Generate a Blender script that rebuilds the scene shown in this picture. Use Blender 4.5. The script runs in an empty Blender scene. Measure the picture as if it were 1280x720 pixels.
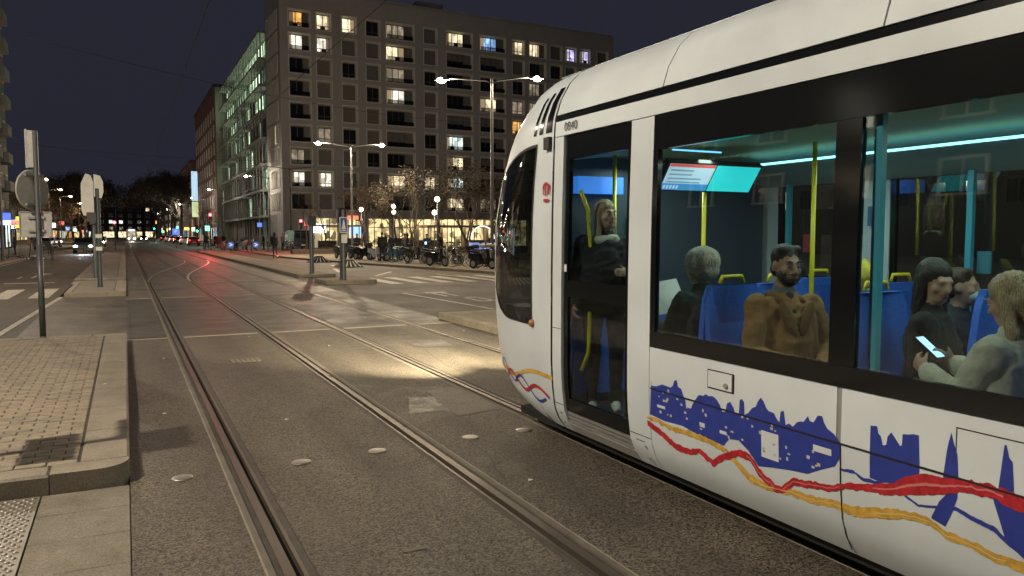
import bpy, math, random
import numpy as np
from mathutils import Vector, Matrix, Euler
random.seed(11)
SC = bpy.context.scene
COL = SC.collection
R = math.radians
PI = math.pi

# ------------------------------------------------------------------ camera
cd = bpy.data.cameras.new('camera'); cam = bpy.data.objects.new('camera', cd); COL.objects.link(cam)
cd.sensor_width = 36; cd.lens = 36 * 965 / 1280; cd.clip_start = 0.05; cd.clip_end = 3000
cam.location = (0, 0, 1.8); cam.rotation_euler = (R(90 - 3.972), 0, R(-26.58))
SC.camera = cam

# ------------------------------------------------------------------ night sky, moon, exposure
W = bpy.data.worlds.new('World'); SC.world = W; W.use_nodes = True
nt = W.node_tree; nt.nodes.clear()
sky = nt.nodes.new('ShaderNodeTexSky'); sky.sky_type = 'NISHITA'; sky.sun_disc = False
sky.sun_elevation = R(-4.0); sky.sun_rotation = R(250); sky.altitude = 200
b1 = nt.nodes.new('ShaderNodeBackground'); b1.inputs[1].default_value = 0.05
b2 = nt.nodes.new('ShaderNodeBackground'); b2.inputs[0].default_value = (0.60, 0.64, 1.0, 1); b2.inputs[1].default_value = 0.030
ad = nt.nodes.new('ShaderNodeAddShader'); ow = nt.nodes.new('ShaderNodeOutputWorld')
nt.links.new(sky.outputs[0], b1.inputs[0]); nt.links.new(b1.outputs[0], ad.inputs[0]); nt.links.new(b2.outputs[0], ad.inputs[1])
nt.links.new(ad.outputs[0], ow.inputs[0])
sl = bpy.data.lights.new('moon', 'SUN'); sl.energy = 0.006; sl.angle = R(0.5); sl.color = (1, 0.96, 0.9)
so = bpy.data.objects.new('moon', sl); COL.objects.link(so); so.rotation_euler = (R(50), 0, R(-110)); so.location = (0, 0, 60)
SC.view_settings.view_transform = 'Standard'; SC.view_settings.look = 'None'
SC.view_settings.exposure = 0; SC.view_settings.gamma = 1; SC.view_settings.use_curve_mapping = False
SC.cycles.use_denoising = True; SC.cycles.sample_clamp_indirect = 4; SC.cycles.max_bounces = 8
SC.cycles.transparent_max_bounces = 16; SC.cycles.caustics_reflective = False; SC.cycles.caustics_refractive = False

# ------------------------------------------------------------------ materials
MATS = {}
def mat(name, col=(.5, .5, .5), rough=.6, metal=0, emit=0, ecol=None, var=0, vscale=8, bump=0, bscale=60, spec=.5,
        speck=0, sscale=90, rvar=0, coat=0, stain=0):
    if name in MATS: return MATS[name]
    m = bpy.data.materials.new(name); m.use_nodes = True; MATS[name] = m
    t = m.node_tree; p = t.nodes['Principled BSDF']; L = t.links.new
    p.inputs['Base Color'].default_value = (*col, 1); p.inputs['Roughness'].default_value = rough
    p.inputs['Metallic'].default_value = metal; p.inputs['Specular IOR Level'].default_value = spec
    p.inputs['Coat Weight'].default_value = coat; p.inputs['Coat Roughness'].default_value = .08
    if emit:
        p.inputs['Emission Color'].default_value = (*(ecol or col), 1); p.inputs['Emission Strength'].default_value = emit
    if var or bump or speck or rvar or stain:
        tc = t.nodes.new('ShaderNodeTexCoord'); geo = t.nodes.new('ShaderNodeNewGeometry')
        src = geo.outputs['Position']
        cur = None
        if var or rvar:
            n = t.nodes.new('ShaderNodeTexNoise'); n.inputs['Scale'].default_value = vscale; n.inputs['Detail'].default_value = 6
            n.inputs['Roughness'].default_value = .65; L(src, n.inputs['Vector'])
        if var:
            r = t.nodes.new('ShaderNodeValToRGB')
            r.color_ramp.elements[0].position = .3; r.color_ramp.elements[1].position = .72
            r.color_ramp.elements[0].color = (*[c * (1 - var) for c in col], 1)
            r.color_ramp.elements[1].color = (*[min(1, c * (1 + var)) for c in col], 1)
            L(n.outputs[0], r.inputs[0]); cur = r.outputs[0]
        if rvar:
            mr = t.nodes.new('ShaderNodeMapRange'); mr.inputs[1].default_value = .3; mr.inputs[2].default_value = .7
            mr.inputs[3].default_value = max(.03, rough - rvar); mr.inputs[4].default_value = min(1, rough + rvar)
            L(n.outputs[0], mr.inputs[0]); L(mr.outputs[0], p.inputs['Roughness'])
        if speck:
            v = t.nodes.new('ShaderNodeTexVoronoi'); v.inputs['Scale'].default_value = sscale; L(src, v.inputs['Vector'])
            sp = t.nodes.new('ShaderNodeSeparateColor'); L(v.outputs['Color'], sp.inputs[0])
            mr2 = t.nodes.new('ShaderNodeMapRange'); mr2.inputs[3].default_value = 1 - speck; mr2.inputs[4].default_value = 1 + speck * 1.3
            L(sp.outputs[0], mr2.inputs[0])
            mx = t.nodes.new('ShaderNodeVectorMath'); mx.operation = 'MULTIPLY'
            if cur: L(cur, mx.inputs[0])
            else: mx.inputs[0].default_value = col
            L(mr2.outputs[0], mx.inputs[1]); cur = mx.outputs[0]
        if stain:
            # long worn and oily streaks that follow the traffic
            mp = t.nodes.new('ShaderNodeMapping'); mp.inputs['Scale'].default_value = (1.5, .22, 1); L(src, mp.inputs[0])
            ns = t.nodes.new('ShaderNodeTexNoise'); ns.inputs['Scale'].default_value = 1.1; ns.inputs['Detail'].default_value = 5; L(mp.outputs[0], ns.inputs['Vector'])
            ms = t.nodes.new('ShaderNodeMapRange'); ms.inputs[1].default_value = .32; ms.inputs[2].default_value = .68
            ms.inputs[3].default_value = 1 - stain; ms.inputs[4].default_value = 1 + stain; L(ns.outputs[0], ms.inputs[0])
            mx2 = t.nodes.new('ShaderNodeVectorMath'); mx2.operation = 'MULTIPLY'
            if cur: L(cur, mx2.inputs[0])
            else: mx2.inputs[0].default_value = col
            L(ms.outputs[0], mx2.inputs[1]); cur = mx2.outputs[0]
        if cur: L(cur, p.inputs['Base Color'])
        if bump:
            nb = t.nodes.new('ShaderNodeTexNoise'); nb.inputs['Scale'].default_value = bscale; nb.inputs['Detail'].default_value = 4
            L(src, nb.inputs['Vector'])
            bp = t.nodes.new('ShaderNodeBump'); bp.inputs['Strength'].default_value = bump; bp.inputs['Distance'].default_value = .01
            L(nb.outputs[0], bp.inputs['Height']); L(bp.outputs[0], p.inputs['Normal'])
    return m

def hairmat(name, col, rough=.42):
    if name in MATS: return MATS[name]
    m = bpy.data.materials.new(name); m.use_nodes = True; MATS[name] = m; t = m.node_tree; p = t.nodes['Principled BSDF']; L = t.links.new
    g = t.nodes.new('ShaderNodeTexCoord'); mp = t.nodes.new('ShaderNodeMapping'); mp.inputs['Scale'].default_value = (260, 260, 16); L(g.outputs['Object'], mp.inputs[0])
    n = t.nodes.new('ShaderNodeTexNoise'); n.inputs['Scale'].default_value = 1; n.inputs['Detail'].default_value = 3; L(mp.outputs[0], n.inputs['Vector'])
    r = t.nodes.new('ShaderNodeValToRGB'); r.color_ramp.elements[0].position = .3; r.color_ramp.elements[1].position = .7
    r.color_ramp.elements[0].color = (*[c * .35 for c in col], 1); r.color_ramp.elements[1].color = (*[min(1, c * 1.6) for c in col], 1); L(n.outputs[0], r.inputs[0]); L(r.outputs[0], p.inputs['Base Color'])
    b = t.nodes.new('ShaderNodeBump'); b.inputs['Strength'].default_value = .9; b.inputs['Distance'].default_value = .006; L(n.outputs[0], b.inputs['Height']); L(b.outputs[0], p.inputs['Normal'])
    p.inputs['Roughness'].default_value = rough; return m

def glass(name, tint=(.8, .85, .85), rough=.02, refl=1.5):
    if name in MATS: return MATS[name]
    m = bpy.data.materials.new(name); m.use_nodes = True; MATS[name] = m
    t = m.node_tree; t.nodes.clear(); L = t.links.new
    o = t.nodes.new('ShaderNodeOutputMaterial'); mx = t.nodes.new('ShaderNodeMixShader')
    tr = t.nodes.new('ShaderNodeBsdfTransparent'); tr.inputs[0].default_value = (*tint, 1)
    g = t.nodes.new('ShaderNodeBsdfGlossy'); g.inputs['Roughness'].default_value = rough; g.inputs[0].default_value = (1, 1, 1, 1)
    fr = t.nodes.new('ShaderNodeFresnel'); ge = t.nodes.new('ShaderNodeNewGeometry'); mi = t.nodes.new('ShaderNodeMapRange')
    mi.inputs[3].default_value = refl; mi.inputs[4].default_value = 1 / refl; L(ge.outputs['Backfacing'], mi.inputs[0]); L(mi.outputs[0], fr.inputs[0])
    L(fr.outputs[0], mx.inputs[0]); L(tr.outputs[0], mx.inputs[1]); L(g.outputs[0], mx.inputs[2]); L(mx.outputs[0], o.inputs[0])
    return m

def lit_window(name, col, strength, lo=.35):
    """a lit room behind a pane: emission with soft blocks of furniture and curtain"""
    if name in MATS: return MATS[name]
    m = bpy.data.materials.new(name); m.use_nodes = True; MATS[name] = m
    t = m.node_tree; p = t.nodes['Principled BSDF']; L = t.links.new
    p.inputs['Base Color'].default_value = (.2, .2, .2, 1); p.inputs['Roughness'].default_value = .2
    g = t.nodes.new('ShaderNodeNewGeometry')
    mp = t.nodes.new('ShaderNodeMapping'); mp.inputs['Scale'].default_value = (1.1, 1.1, .8); L(g.outputs['Position'], mp.inputs[0])
    v = t.nodes.new('ShaderNodeTexVoronoi'); v.inputs['Scale'].default_value = 1.6; v.distance = 'CHEBYCHEV'; L(mp.outputs[0], v.inputs['Vector'])
    n = t.nodes.new('ShaderNodeTexNoise'); n.inputs['Scale'].default_value = 1.3; n.inputs['Detail'].default_value = 5; L(g.outputs['Position'], n.inputs['Vector'])
    s = t.nodes.new('ShaderNodeSeparateColor'); L(v.outputs['Color'], s.inputs[0])
    a = t.nodes.new('ShaderNodeMath'); a.operation = 'MULTIPLY'; L(s.outputs[0], a.inputs[0]); L(n.outputs[0], a.inputs[1])
    mr = t.nodes.new('ShaderNodeMapRange'); mr.inputs[1].default_value = .05; mr.inputs[2].default_value = .45
    mr.inputs[3].default_value = strength * lo; mr.inputs[4].default_value = strength * 1.25; L(a.outputs[0], mr.inputs[0])
    p.inputs['Emission Color'].default_value = (*col, 1); L(mr.outputs[0], p.inputs['Emission Strength'])
    return m

# ------------------------------------------------------------------ mesh helpers
class MB:
    def __init__(s): s.v = []; s.f = []; s.m = []
    def add(s, vs, fs, mi=0):
        b = len(s.v); s.v += [tuple(x) for x in vs]; s.f += [tuple(i + b for i in f) for f in fs]; s.m += [mi] * len(fs); return s
    def quad(s, a, b, c, d, mi=0): return s.add([a, b, c, d], [(0, 1, 2, 3)], mi)
    def box(s, x0, x1, y0, y1, z0, z1, mi=0, bev=0):
        if bev <= 0:
            vs = [(x, y, z) for z in (z0, z1) for y in (y0, y1) for x in (x0, x1)]
            return s.add(vs, [(0, 2, 3, 1), (4, 5, 7, 6), (0, 1, 5, 4), (2, 6, 7, 3), (0, 4, 6, 2), (1, 3, 7, 5)], mi)
        b = bev; o = len(s.v)
        vs = [(x0, y0, z0), (x1, y0, z0), (x1, y1, z0), (x0, y1, z0), (x0, y0, z1 - b), (x1, y0, z1 - b), (x1, y1, z1 - b), (x0, y1, z1 - b),
              (x0 + b, y0 + b, z1), (x1 - b, y0 + b, z1), (x1 - b, y1 - b, z1), (x0 + b, y1 - b, z1)]
        fs = [(3, 2, 1, 0), (8, 9, 10, 11)] + [(i, (i + 1) % 4, 4 + (i + 1) % 4, 4 + i) for i in range(4)] + \
             [(4 + i, 4 + (i + 1) % 4, 8 + (i + 1) % 4, 8 + i) for i in range(4)]
        return s.add(vs, fs, mi)
    def obox(s, c, sz, rot=(0, 0, 0), mi=0, taper=1):
        M = Euler(rot).to_matrix(); hx, hy, hz = [q / 2 for q in sz]; vs = []
        for z in (-hz, hz):
            k = taper if z > 0 else 1
            for y in (-hy, hy):
                for x in (-hx, hx): vs.append(Vector(c) + M @ Vector((x * k, y * k, z)))
        return s.add(vs, [(0, 2, 3, 1), (4, 5, 7, 6), (0, 1, 5, 4), (2, 6, 7, 3), (0, 4, 6, 2), (1, 3, 7, 5)], mi)
    def tube(s, pts, r, n=8, mi=0, cap=True):
        pts = [Vector(p) for p in pts]; rs = r if isinstance(r, (list, tuple)) else [r] * len(pts)
        vs = []; up = None
        for i, p in enumerate(pts):
            d = (pts[min(i + 1, len(pts) - 1)] - pts[max(i - 1, 0)]).normalized()
            if up is None: up = d.orthogonal().normalized()
            a = (up - d * up.dot(d)); a = a.normalized() if a.length > 1e-6 else d.orthogonal().normalized(); up = a; b = d.cross(a)
            for k in range(n):
                t = 2 * PI * k / n; vs.append(p + (a * math.cos(t) + b * math.sin(t)) * rs[i])
        fs = [(i * n + k, i * n + (k + 1) % n, (i + 1) * n + (k + 1) % n, (i + 1) * n + k) for i in range(len(pts) - 1) for k in range(n)]
        if cap: fs += [tuple(range(n))[::-1], tuple((len(pts) - 1) * n + k for k in range(n))]
        return s.add(vs, fs, mi)
    def lathe(s, prof, c=(0, 0, 0), n=16, mi=0, axis='z'):
        vs = []
        for r_, z in prof:
            for k in range(n):
                t = 2 * PI * k / n; q = (r_ * math.cos(t), r_ * math.sin(t), z)
                if axis == 'y': q = (q[0], q[2], q[1])
                if axis == 'x': q = (q[2], q[0], q[1])
                vs.append(Vector(c) + Vector(q))
        m_ = len(prof)
        fs = [(i * n + k, i * n + (k + 1) % n, (i + 1) * n + (k + 1) % n, (i + 1) * n + k) for i in range(m_ - 1) for k in range(n)]
        fs += [tuple(range(n))[::-1], tuple((m_ - 1) * n + k for k in range(n))]
        return s.add(vs, fs, mi)
    def ball(s, c, r, n=12, m_=8, mi=0):
        rr = r if isinstance(r, (list, tuple)) else (r, r, r)
        vs = [Vector(c) + Vector((0, 0, rr[2]))]
        for i in range(1, m_):
            th = PI * i / m_
            for k in range(n):
                ph = 2 * PI * k / n
                vs.append(Vector(c) + Vector((rr[0] * math.sin(th) * math.cos(ph), rr[1] * math.sin(th) * math.sin(ph), rr[2] * math.cos(th))))
        vs.append(Vector(c) - Vector((0, 0, rr[2])))
        fs = [(0, 1 + k, 1 + (k + 1) % n) for k in range(n)]
        for i in range(m_ - 2):
            for k in range(n): fs.append((1 + i * n + k, 1 + (i + 1) * n + k, 1 + (i + 1) * n + (k + 1) % n, 1 + i * n + (k + 1) % n))
        l = len(vs) - 1; b = 1 + (m_ - 2) * n
        fs += [(l, b + (k + 1) % n, b + k) for k in range(n)]
        return s.add(vs, fs, mi)
    def torus(s, c, R_, r, axis='x', n=24, m_=6, mi=0):
        vs = []
        for i in range(n):
            t = 2 * PI * i / n
            for k in range(m_):
                u = 2 * PI * k / m_; a = R_ + r * math.cos(u); h = r * math.sin(u)
                q = (a * math.cos(t), a * math.sin(t), h)
                q = (q[2], q[0], q[1]) if axis == 'x' else (q[0], q[2], q[1]) if axis == 'y' else q
                vs.append(Vector(c) + Vector(q))
        return s.add(vs, [(i * m_ + k, ((i + 1) % n) * m_ + k, ((i + 1) % n) * m_ + (k + 1) % m_, i * m_ + (k + 1) % m_) for i in range(n) for k in range(m_)], mi)
    def prism(s, poly, axis, a, b, mi=0):
        """extrude a 2-D polygon along an axis from a to b; poly is (y,z) for x, (x,z) for y, (x,y) for z"""
        n = len(poly)
        f = {'x': lambda p, t: (t, p[0], p[1]), 'y': lambda p, t: (p[0], t, p[1]), 'z': lambda p, t: (p[0], p[1], t)}[axis]
        vs = [f(p, a) for p in poly] + [f(p, b) for p in poly]
        return s.add(vs, [tuple(range(n))[::-1], tuple(range(n, 2 * n))] + [(i, (i + 1) % n, n + (i + 1) % n, n + i) for i in range(n)], mi)
    def grid(s, P, mi=0):
        """P[i][j] points"""
        a, b = len(P), len(P[0])
        return s.add([q for r_ in P for q in r_], [(i * b + j, (i + 1) * b + j, (i + 1) * b + j + 1, i * b + j + 1) for i in range(a - 1) for j in range(b - 1)], mi)
    def mesh(s, name, mats, smooth=False):
        me = bpy.data.meshes.new(name); me.from_pydata([tuple(v) for v in s.v], [], s.f)
        for q in (mats if isinstance(mats, (list, tuple)) else [mats]): me.materials.append(q)
        me.polygons.foreach_set('material_index', s.m)
        if smooth: me.polygons.foreach_set('use_smooth', [True] * len(s.f))
        me.validate(); me.update(); return me
    def build(s, name, mats, parent=None, smooth=False, loc=None, sharp=None):
        me = s.mesh(name, mats, smooth)
        if sharp: me.set_sharp_from_angle(angle=R(sharp))
        return link(name, me, parent, loc)

def link(name, data, parent=None, loc=None, rot=None):
    o = bpy.data.objects.new(name, data); COL.objects.link(o)
    if parent: o.parent = parent
    if loc is not None: o.location = loc
    if rot is not None: o.rotation_euler = rot
    return o
def tag(o, label, cat, group=None):
    o['label'] = label; o['category'] = cat
    if group: o['group'] = group
    return o
def thing(name, label, cat, loc=(0, 0, 0), rz=0, group=None):
    o = link(name, None, None, loc, (0, 0, rz)); o.empty_display_size = .2
    return tag(o, label, cat, group)
def structure(o): o['kind'] = 'structure'; return o
def stuff(o): o['kind'] = 'stuff'; return o
def kids(o): return [c for c in KIDS.get(o.name, [])]
def dup(root, loc, rz=None, label=None, scale=None, swap=None):
    """copy a thing with its parts and sub-parts; swap maps a material to another one"""
    def cp(o, par):
        c = o.copy(); COL.objects.link(c); c.parent = par
        if swap and o.type == 'MESH' and any(m in swap for m in o.data.materials):
            c.data = o.data.copy()
            for i, m in enumerate(o.data.materials):
                if m in swap: c.data.materials[i] = swap[m]
        for ch in list(o.children): cp(ch, c)
        return c
    r = cp(root, None); r.location = loc
    if rz is not None: r.rotation_euler = (0, 0, rz)
    if scale: r.scale = (scale,) * 3
    if label: r['label'] = label
    return r
def light(name, kind, loc, power, col, parent=None, size=.1, spot=None, blend=.6, rot=None):
    l = bpy.data.lights.new(name, kind); l.energy = power; l.color = col
    if kind in ('POINT', 'SPOT'): l.shadow_soft_size = size
    if kind == 'AREA': l.size = size
    if spot: l.spot_size = R(spot); l.spot_blend = blend
    return link(name, l, parent, loc, rot)

WARM2 = (1.0, 0.80, 0.55); WARM = (1.0, 0.86, 0.68); NEUT = (1.0, 0.92, 0.8)
M_asph = mat('asphalt', (.072, .061, .046), .66, var=.22, vscale=1.6, bump=.7, bscale=90, speck=.85, sscale=88, rvar=.12, stain=.3)
M_asph2 = mat('asphalt_dark', (.046, .041, .034), .56, var=.25, vscale=1.2, bump=.5, bscale=90, speck=.6, sscale=70, rvar=.15, stain=.25)
M_asph3 = mat('asphalt_worn', (.078, .067, .052), .55, var=.3, vscale=.9, bump=.5, bscale=90, speck=.6, sscale=65, rvar=.15, stain=.3)
M_road = mat('asphalt_road', (.058, .045, .03), .72, var=.25, vscale=.5, bump=.4, bscale=60, speck=.5, sscale=50, rvar=.1, stain=.3)
M_conc = mat('concrete', (.17, .15, .115), .8, var=.2, vscale=5, bump=.25, bscale=150, speck=.3, sscale=160, stain=.15)
M_concl = mat('concrete_strip', (.12, .105, .082), .75, var=.3, vscale=3, bump=.2, bscale=90)
M_kerb = mat('kerb_stone', (.22, .19, .145), .8, var=.2, vscale=4, bump=.3, bscale=160, speck=.25, sscale=200, stain=.15)
M_paver = mat('paver', (.245, .205, .15), .82, var=.25, vscale=9, bump=.35, bscale=170, speck=.2, sscale=200)
M_paver2 = mat('paver_grey', (.2, .172, .13), .82, var=.25, vscale=9, bump=.35, bscale=170, speck=.2, sscale=200)
M_joint = mat('paver_joint', (.045, .04, .033), .95, var=.3, vscale=20)
M_steel = mat('rail_steel', (.13, .11, .09), .46, .6, var=.2, vscale=1.2)
M_jnt = mat('joint_concrete', (.24, .215, .165), .75, var=.25, vscale=3)
M_rust = mat('rail_flank', (.07, .06, .05), .75, .1, var=.3, vscale=6)
M_groove = mat('rail_groove', (.012, .011, .01), .8)
M_paint = mat('road_paint', (.36, .33, .27), .6, var=.4, vscale=4, speck=.5, sscale=40)
M_galv = mat('galvanised', (.42, .42, .4), .45, .7, var=.2, vscale=9, rvar=.1)
M_pole = mat('grey_pole', (.085, .092, .096), .42, .2, var=.15, vscale=6)
M_poled = mat('dark_pole', (.03, .033, .038), .4, .3, var=.2, vscale=6)
M_black = mat('black_plastic', (.012, .012, .013), .45)
M_rubber = mat('rubber', (.015, .015, .015), .8)
M_white = mat('white_plastic', (.7, .69, .66), .5, var=.1, vscale=5)
M_stud = mat('stud_steel', (.36, .34, .3), .48, .8, var=.3, vscale=40)

# ================================================================== GROUND
structure(MB().quad((-1500, -1500, -.12), (1500, -1500, -.12), (1500, 1500, -.12), (-1500, 1500, -.12)).build('ground', M_asph2))
def slab(name, x0, x1, y0, y1, m, z1=0, z0=-.1):
    return structure(MB().box(x0, x1, y0, y1, z0, z1).build(name, m))
RAILS = [(.775, -1), (2.21, 1), (3.61, -1), (5.05, 1)]
STR = [(-.02, .615), (.865, 2.12), (2.37, 3.45), (3.70, 4.96), (5.21, 6.05)]
ZON = [(-25, 14.58, M_asph), (14.7, 23.92, M_asph2), (24.08, 30.25, M_asph3), (30.55, 420, M_asph3)]
for y0, y1, m in ZON:
    b = MB()
    for x0, x1 in STR: b.box(x0, x1, y0, y1, -.1, 0)
    structure(b.build('tramway_surface', m))
b = MB()
for y0, y1 in ((14.58, 14.7), (23.92, 24.08)):
    for x0, x1 in STR: b.box(x0, x1, y0, y1, -.1, .004)
structure(b.build('concrete_joint_strip', M_jnt))
b = MB()
for x0, x1 in STR: b.box(x0, x1, 30.25, 30.55, -.1, -.006)
structure(b.build('drain_channel', M_asph2))
RL = ['rail of the near track beside the paved island kerb', 'rail of the near track with bright worn head, beside the studs',
      'rail running in under the tram from the bright road patch', 'rail on the far side of the tram beside the kerbed refuge']
for i, (g, d) in enumerate(RAILS):
    t = thing('tram_rail', 'grooved steel ' + RL[i], 'tram rail', (g, 0, 0), 0, 'tram rails')
    def X(a, b_): return (min(a * d, b_ * d), max(a * d, b_ * d))
    y0, y1 = -25, 420
    MB().box(*X(.02, .075), y0, y1, -.11, .004).build('head', M_steel, t)
    MB().box(*X(-.042, -.02), y0, y1, -.11, -.001).build('lip', M_steel, t)
    MB().box(*X(-.02, .02), y0, y1, -.11, -.045).build('groove', M_groove, t)
    MB().box(*X(.075, .112), y0, y1, -.11, -.012).build('flank', M_rust, t)
    MB().box(*X(.112, .150), y0, y1, -.11, .001).build('side_strip', M_concl, t); MB().box(*X(.150, .162), y0, y1, -.11, .002).build('sealant', M_jnt, t)
    MB().box(*X(-.095, -.042), y0, y1, -.11, -.004).build('inner_strip', M_rust, t)
# crossover between the two tracks
def scurve(x0, x1, ya, yb, w, off, z, n=40):
    P = []
    for k in range(n + 1):
        q = k / n; s_ = q * q * (3 - 2 * q); x = x0 + (x1 - x0) * s_; y = ya + (yb - ya) * q
        P.append([(x + off, y, z), (x + off + w, y, z)])
    return P
for x0, x1, lb in ((.775, 3.61, 'left curved rail of the crossover between both tracks'), (2.21, 5.05, 'right curved rail of the crossover between both tracks')):
    t = thing('crossover_rail', lb, 'tram rail', (0, 0, 0), 0)
    MB().grid(scurve(x0, x1, 32, 58, .1, -.055, .0065)).build('head', mat('crossover_glint_steel', (.4, .36, .3), .35, .8), t)  # paler than the other rails: lamp reflections put into the colour
    MB().grid(scurve(x0, x1, 32, 58, .05, .05, .0065)).build('groove', M_groove, t)
# median: flush crossing and carriageways
slab('median_crossing', -1.75, -.02, 14.6, 25.2, M_asph3)
slab('carriageway', -6.6, -1.75, -25, 420, M_road, -.002)
slab('carriageway', 7.9, 20, -25, 420, M_road, -.002)
slab('median_strip', 6.05, 7.9, 15.4, 420, M_road, -.001)
sw = slab('pavement', -40, -6.75, 44, 420, M_conc, .12)
MB().box(-6.75, -6.6, 44, 420, -.1, .125).build('kerb', M_kerb, sw)
def poly_slab(name, pts, z, m, z0=-.1): return structure(MB().prism(pts, 'z', z0, z).build(name, m))
M_plaza = mat('plaza_paving', (.16, .137, .1), .8, var=.2, vscale=1.4, bump=.3, bscale=40, speck=.2, sscale=40)
pl = poly_slab('plaza', [(10.9, 59), (12.5, 46.2), (14.9, 32.4), (16.6, 21), (18.8, 14), (90, 14), (90, 420), (10.9, 420)], .11, M_plaza)
kp = [(10.78, 420), (10.78, 59), (12.38, 46.2), (14.78, 32.4), (16.48, 21), (18.7, 13.9), (90, 13.9)]
b = MB()
for a, c in zip(kp, kp[1:]):
    a = Vector((*a, 0)); c = Vector((*c, 0)); d = (c - a).normalized(); nrm = Vector((-d.y, d.x, 0)) * .15
    b.prism([(a.x, a.y), (c.x, c.y), (c.x + nrm.x, c.y + nrm.y), (a.x + nrm.x, a.y + nrm.y)], 'z', -.1, .125)
b.build('kerb', M_kerb, pl)

# ---- painted markings
def paint(name, rects, z=.004, m=M_paint):
    b = MB()
    for q in rects:
        if len(q) == 4 and not isinstance(q[0], tuple):
            x0, x1, y0, y1 = q; b.quad((x0, y0, z), (x1, y0, z), (x1, y1, z), (x0, y1, z))
        else: b.add([(x, y, z) for x, y in q], [tuple(range(len(q)))])
    return structure(b.build(name, m))
paint('edge_line', [[(-2.2, 15), (-2.08, 15), (-1.62, 25.6), (-1.74, 25.6)], [(-1.8, 32), (-1.68, 32), (-1.72, 60), (-1.84, 60)]], .006)
for k in range(5): paint('zebra_stripe', [(-6.3 + k * .95, -5.8 + k * .95, 25.4, 29.6)])
for k in range(6): paint('zebra_stripe', [(8.6 + k * 1.0, 9.1 + k * 1.0, 27.0, 31.2)])
paint('lane_line', [(-6.36, -6.24, 50, 66), (-6.36, -6.24, 74, 90)])
paint('turn_arrow', [(-3.55, -3.4, 37.2, 41), [(-3.4, 39.6), (-2.95, 40.6), (-3.4, 41.6), (-3.55, 40.6)], [(-4.2, 41.9), (-3.4, 41.3), (-3.4, 41.9)], (-4.0, -3.9, 37, 38.5)])
paint('stop_bar', [(-6.0, -4.4, 33.2, 33.6), (-4.0, -2.4, 33.2, 33.6)])
paint('edge_line', [[(7.5, 22.6), (7.62, 22.6), (7.95, 16.8), (7.83, 16.8)], (7.78, 7.9, 34, 70)], .006)
paint('road_letter', [(8.2, 8.9, 22.2, 22.6), (8.3, 8.42, 20.9, 22.2), (8.62, 8.74, 20.9, 22.2)])
paint('road_letter', [(8.5, 8.62, 18.9, 20.3), (8.5, 9.0, 20.1, 20.4), (8.9, 9.02, 19.0, 20.2), (8.62, 9.5, 18.8, 19.1)])
paint('lane_line', [[(9.0, 36.5), (9.2, 36.5), (9.9, 40.5), (9.7, 40.5)], [(10.2, 41.5), (10.45, 41.5), (10.9, 45), (10.65, 45)], [(9.6, 32.6), (11.4, 36), (11.5, 35.8), (9.7, 32.5)], (12.6, 12.72, 24, 33)])
paint('pavement_mark', [(3.0, 3.5, 11.9, 11.98), (1.36, 1.5, 4.08, 4.12)], .004, M_concl)

# ---- asphalt repair patches, drain plate, studs
M_patch = mat('asphalt_patch', (.05, .044, .036), .5, var=.2, vscale=3, bump=.4, bscale=130, speck=.35, sscale=110, rvar=.15)
M_patch2 = mat('asphalt_patch_pale', (.09, .077, .06), .6, var=.3, vscale=2.5, bump=.4, bscale=110, speck=.4, sscale=90)
for zi, (nm, pts, m) in enumerate((('asphalt_patch', [(2.5, 7.3), (3.1, 7.2), (3.3, 7.9), (2.75, 8.05)], M_patch), ('asphalt_patch', [(2.9, 7.0), (3.42, 7.1), (3.44, 8.4), (3.05, 8.3)], M_patch2),
                   ('asphalt_patch', [(4.1, 11.6), (4.7, 11.5), (4.8, 12.3), (4.2, 12.4)], M_patch), ('asphalt_patch', [(.05, 14.75), (.6, 14.75), (.6, 20.5), (.2, 23.8), (.05, 23.8)], M_patch))):
    structure(MB().add([(x, y, .002 + .002 * zi) for x, y in pts], [tuple(range(len(pts)))]).build(nm, m))
rc_ = random.Random(5)
for k, (x, y, dx, dy, n) in enumerate(((.05, 9.2, .07, .16, 8), (1.0, 5.2, .14, .05, 9), (2.45, 5.0, .06, .2, 12), (1.1, 12.6, .13, -.03, 8), (2.5, 10.2, .11, .1, 8), (3.8, 8.6, .02, .3, 10))):
    P = []
    for q in range(n): P.append((x, y)); x += dx + rc_.uniform(-.05, .05); y += dy + rc_.uniform(-.06, .06)
    structure(MB().grid([[(a - .006 - .004 * rc_.random(), c, .0015), (a + .006, c + .008, .0015)] for a, c in P]).build('asphalt_crack', mat('crack_tar', (.016, .014, .012), .6)))
lt = [(-.25, 9.6, .142), (.3, 8.4, .003), (1.9, 14.1, .003), (2.9, 12.4, .003), (4.6, 16.3, .003), (5.6, 13.2, .003), (2.6, 4.9, .003), (1.35, 7.6, .003), (5.5, 18.8, .003), (.45, 12.2, .003)]
for x, y, z in lt:
    tag(MB().add([(-.02, -.01, 0), (.018, -.014, .004), (.024, .01, .002), (-.008, .016, .007)], [(0, 1, 2, 3)]).build('litter', mat('litter_paper', (.6, .58, .52), .8), loc=(x, y, z + .001)), 'scrap of pale paper litter lying on the ground', 'litter', 'paper scraps on the ground')
dp = thing('drain_plate', 'small slotted concrete drain plate set between the near rails', 'drain cover', (1.49, 11.47, .002))
for k in range(6): MB().box(-.2 + k * .068, -.2 + k * .068 + .055, -.14, .14, 0, .012, bev=.004).build('bar', M_conc, dp)
st0 = None
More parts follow.
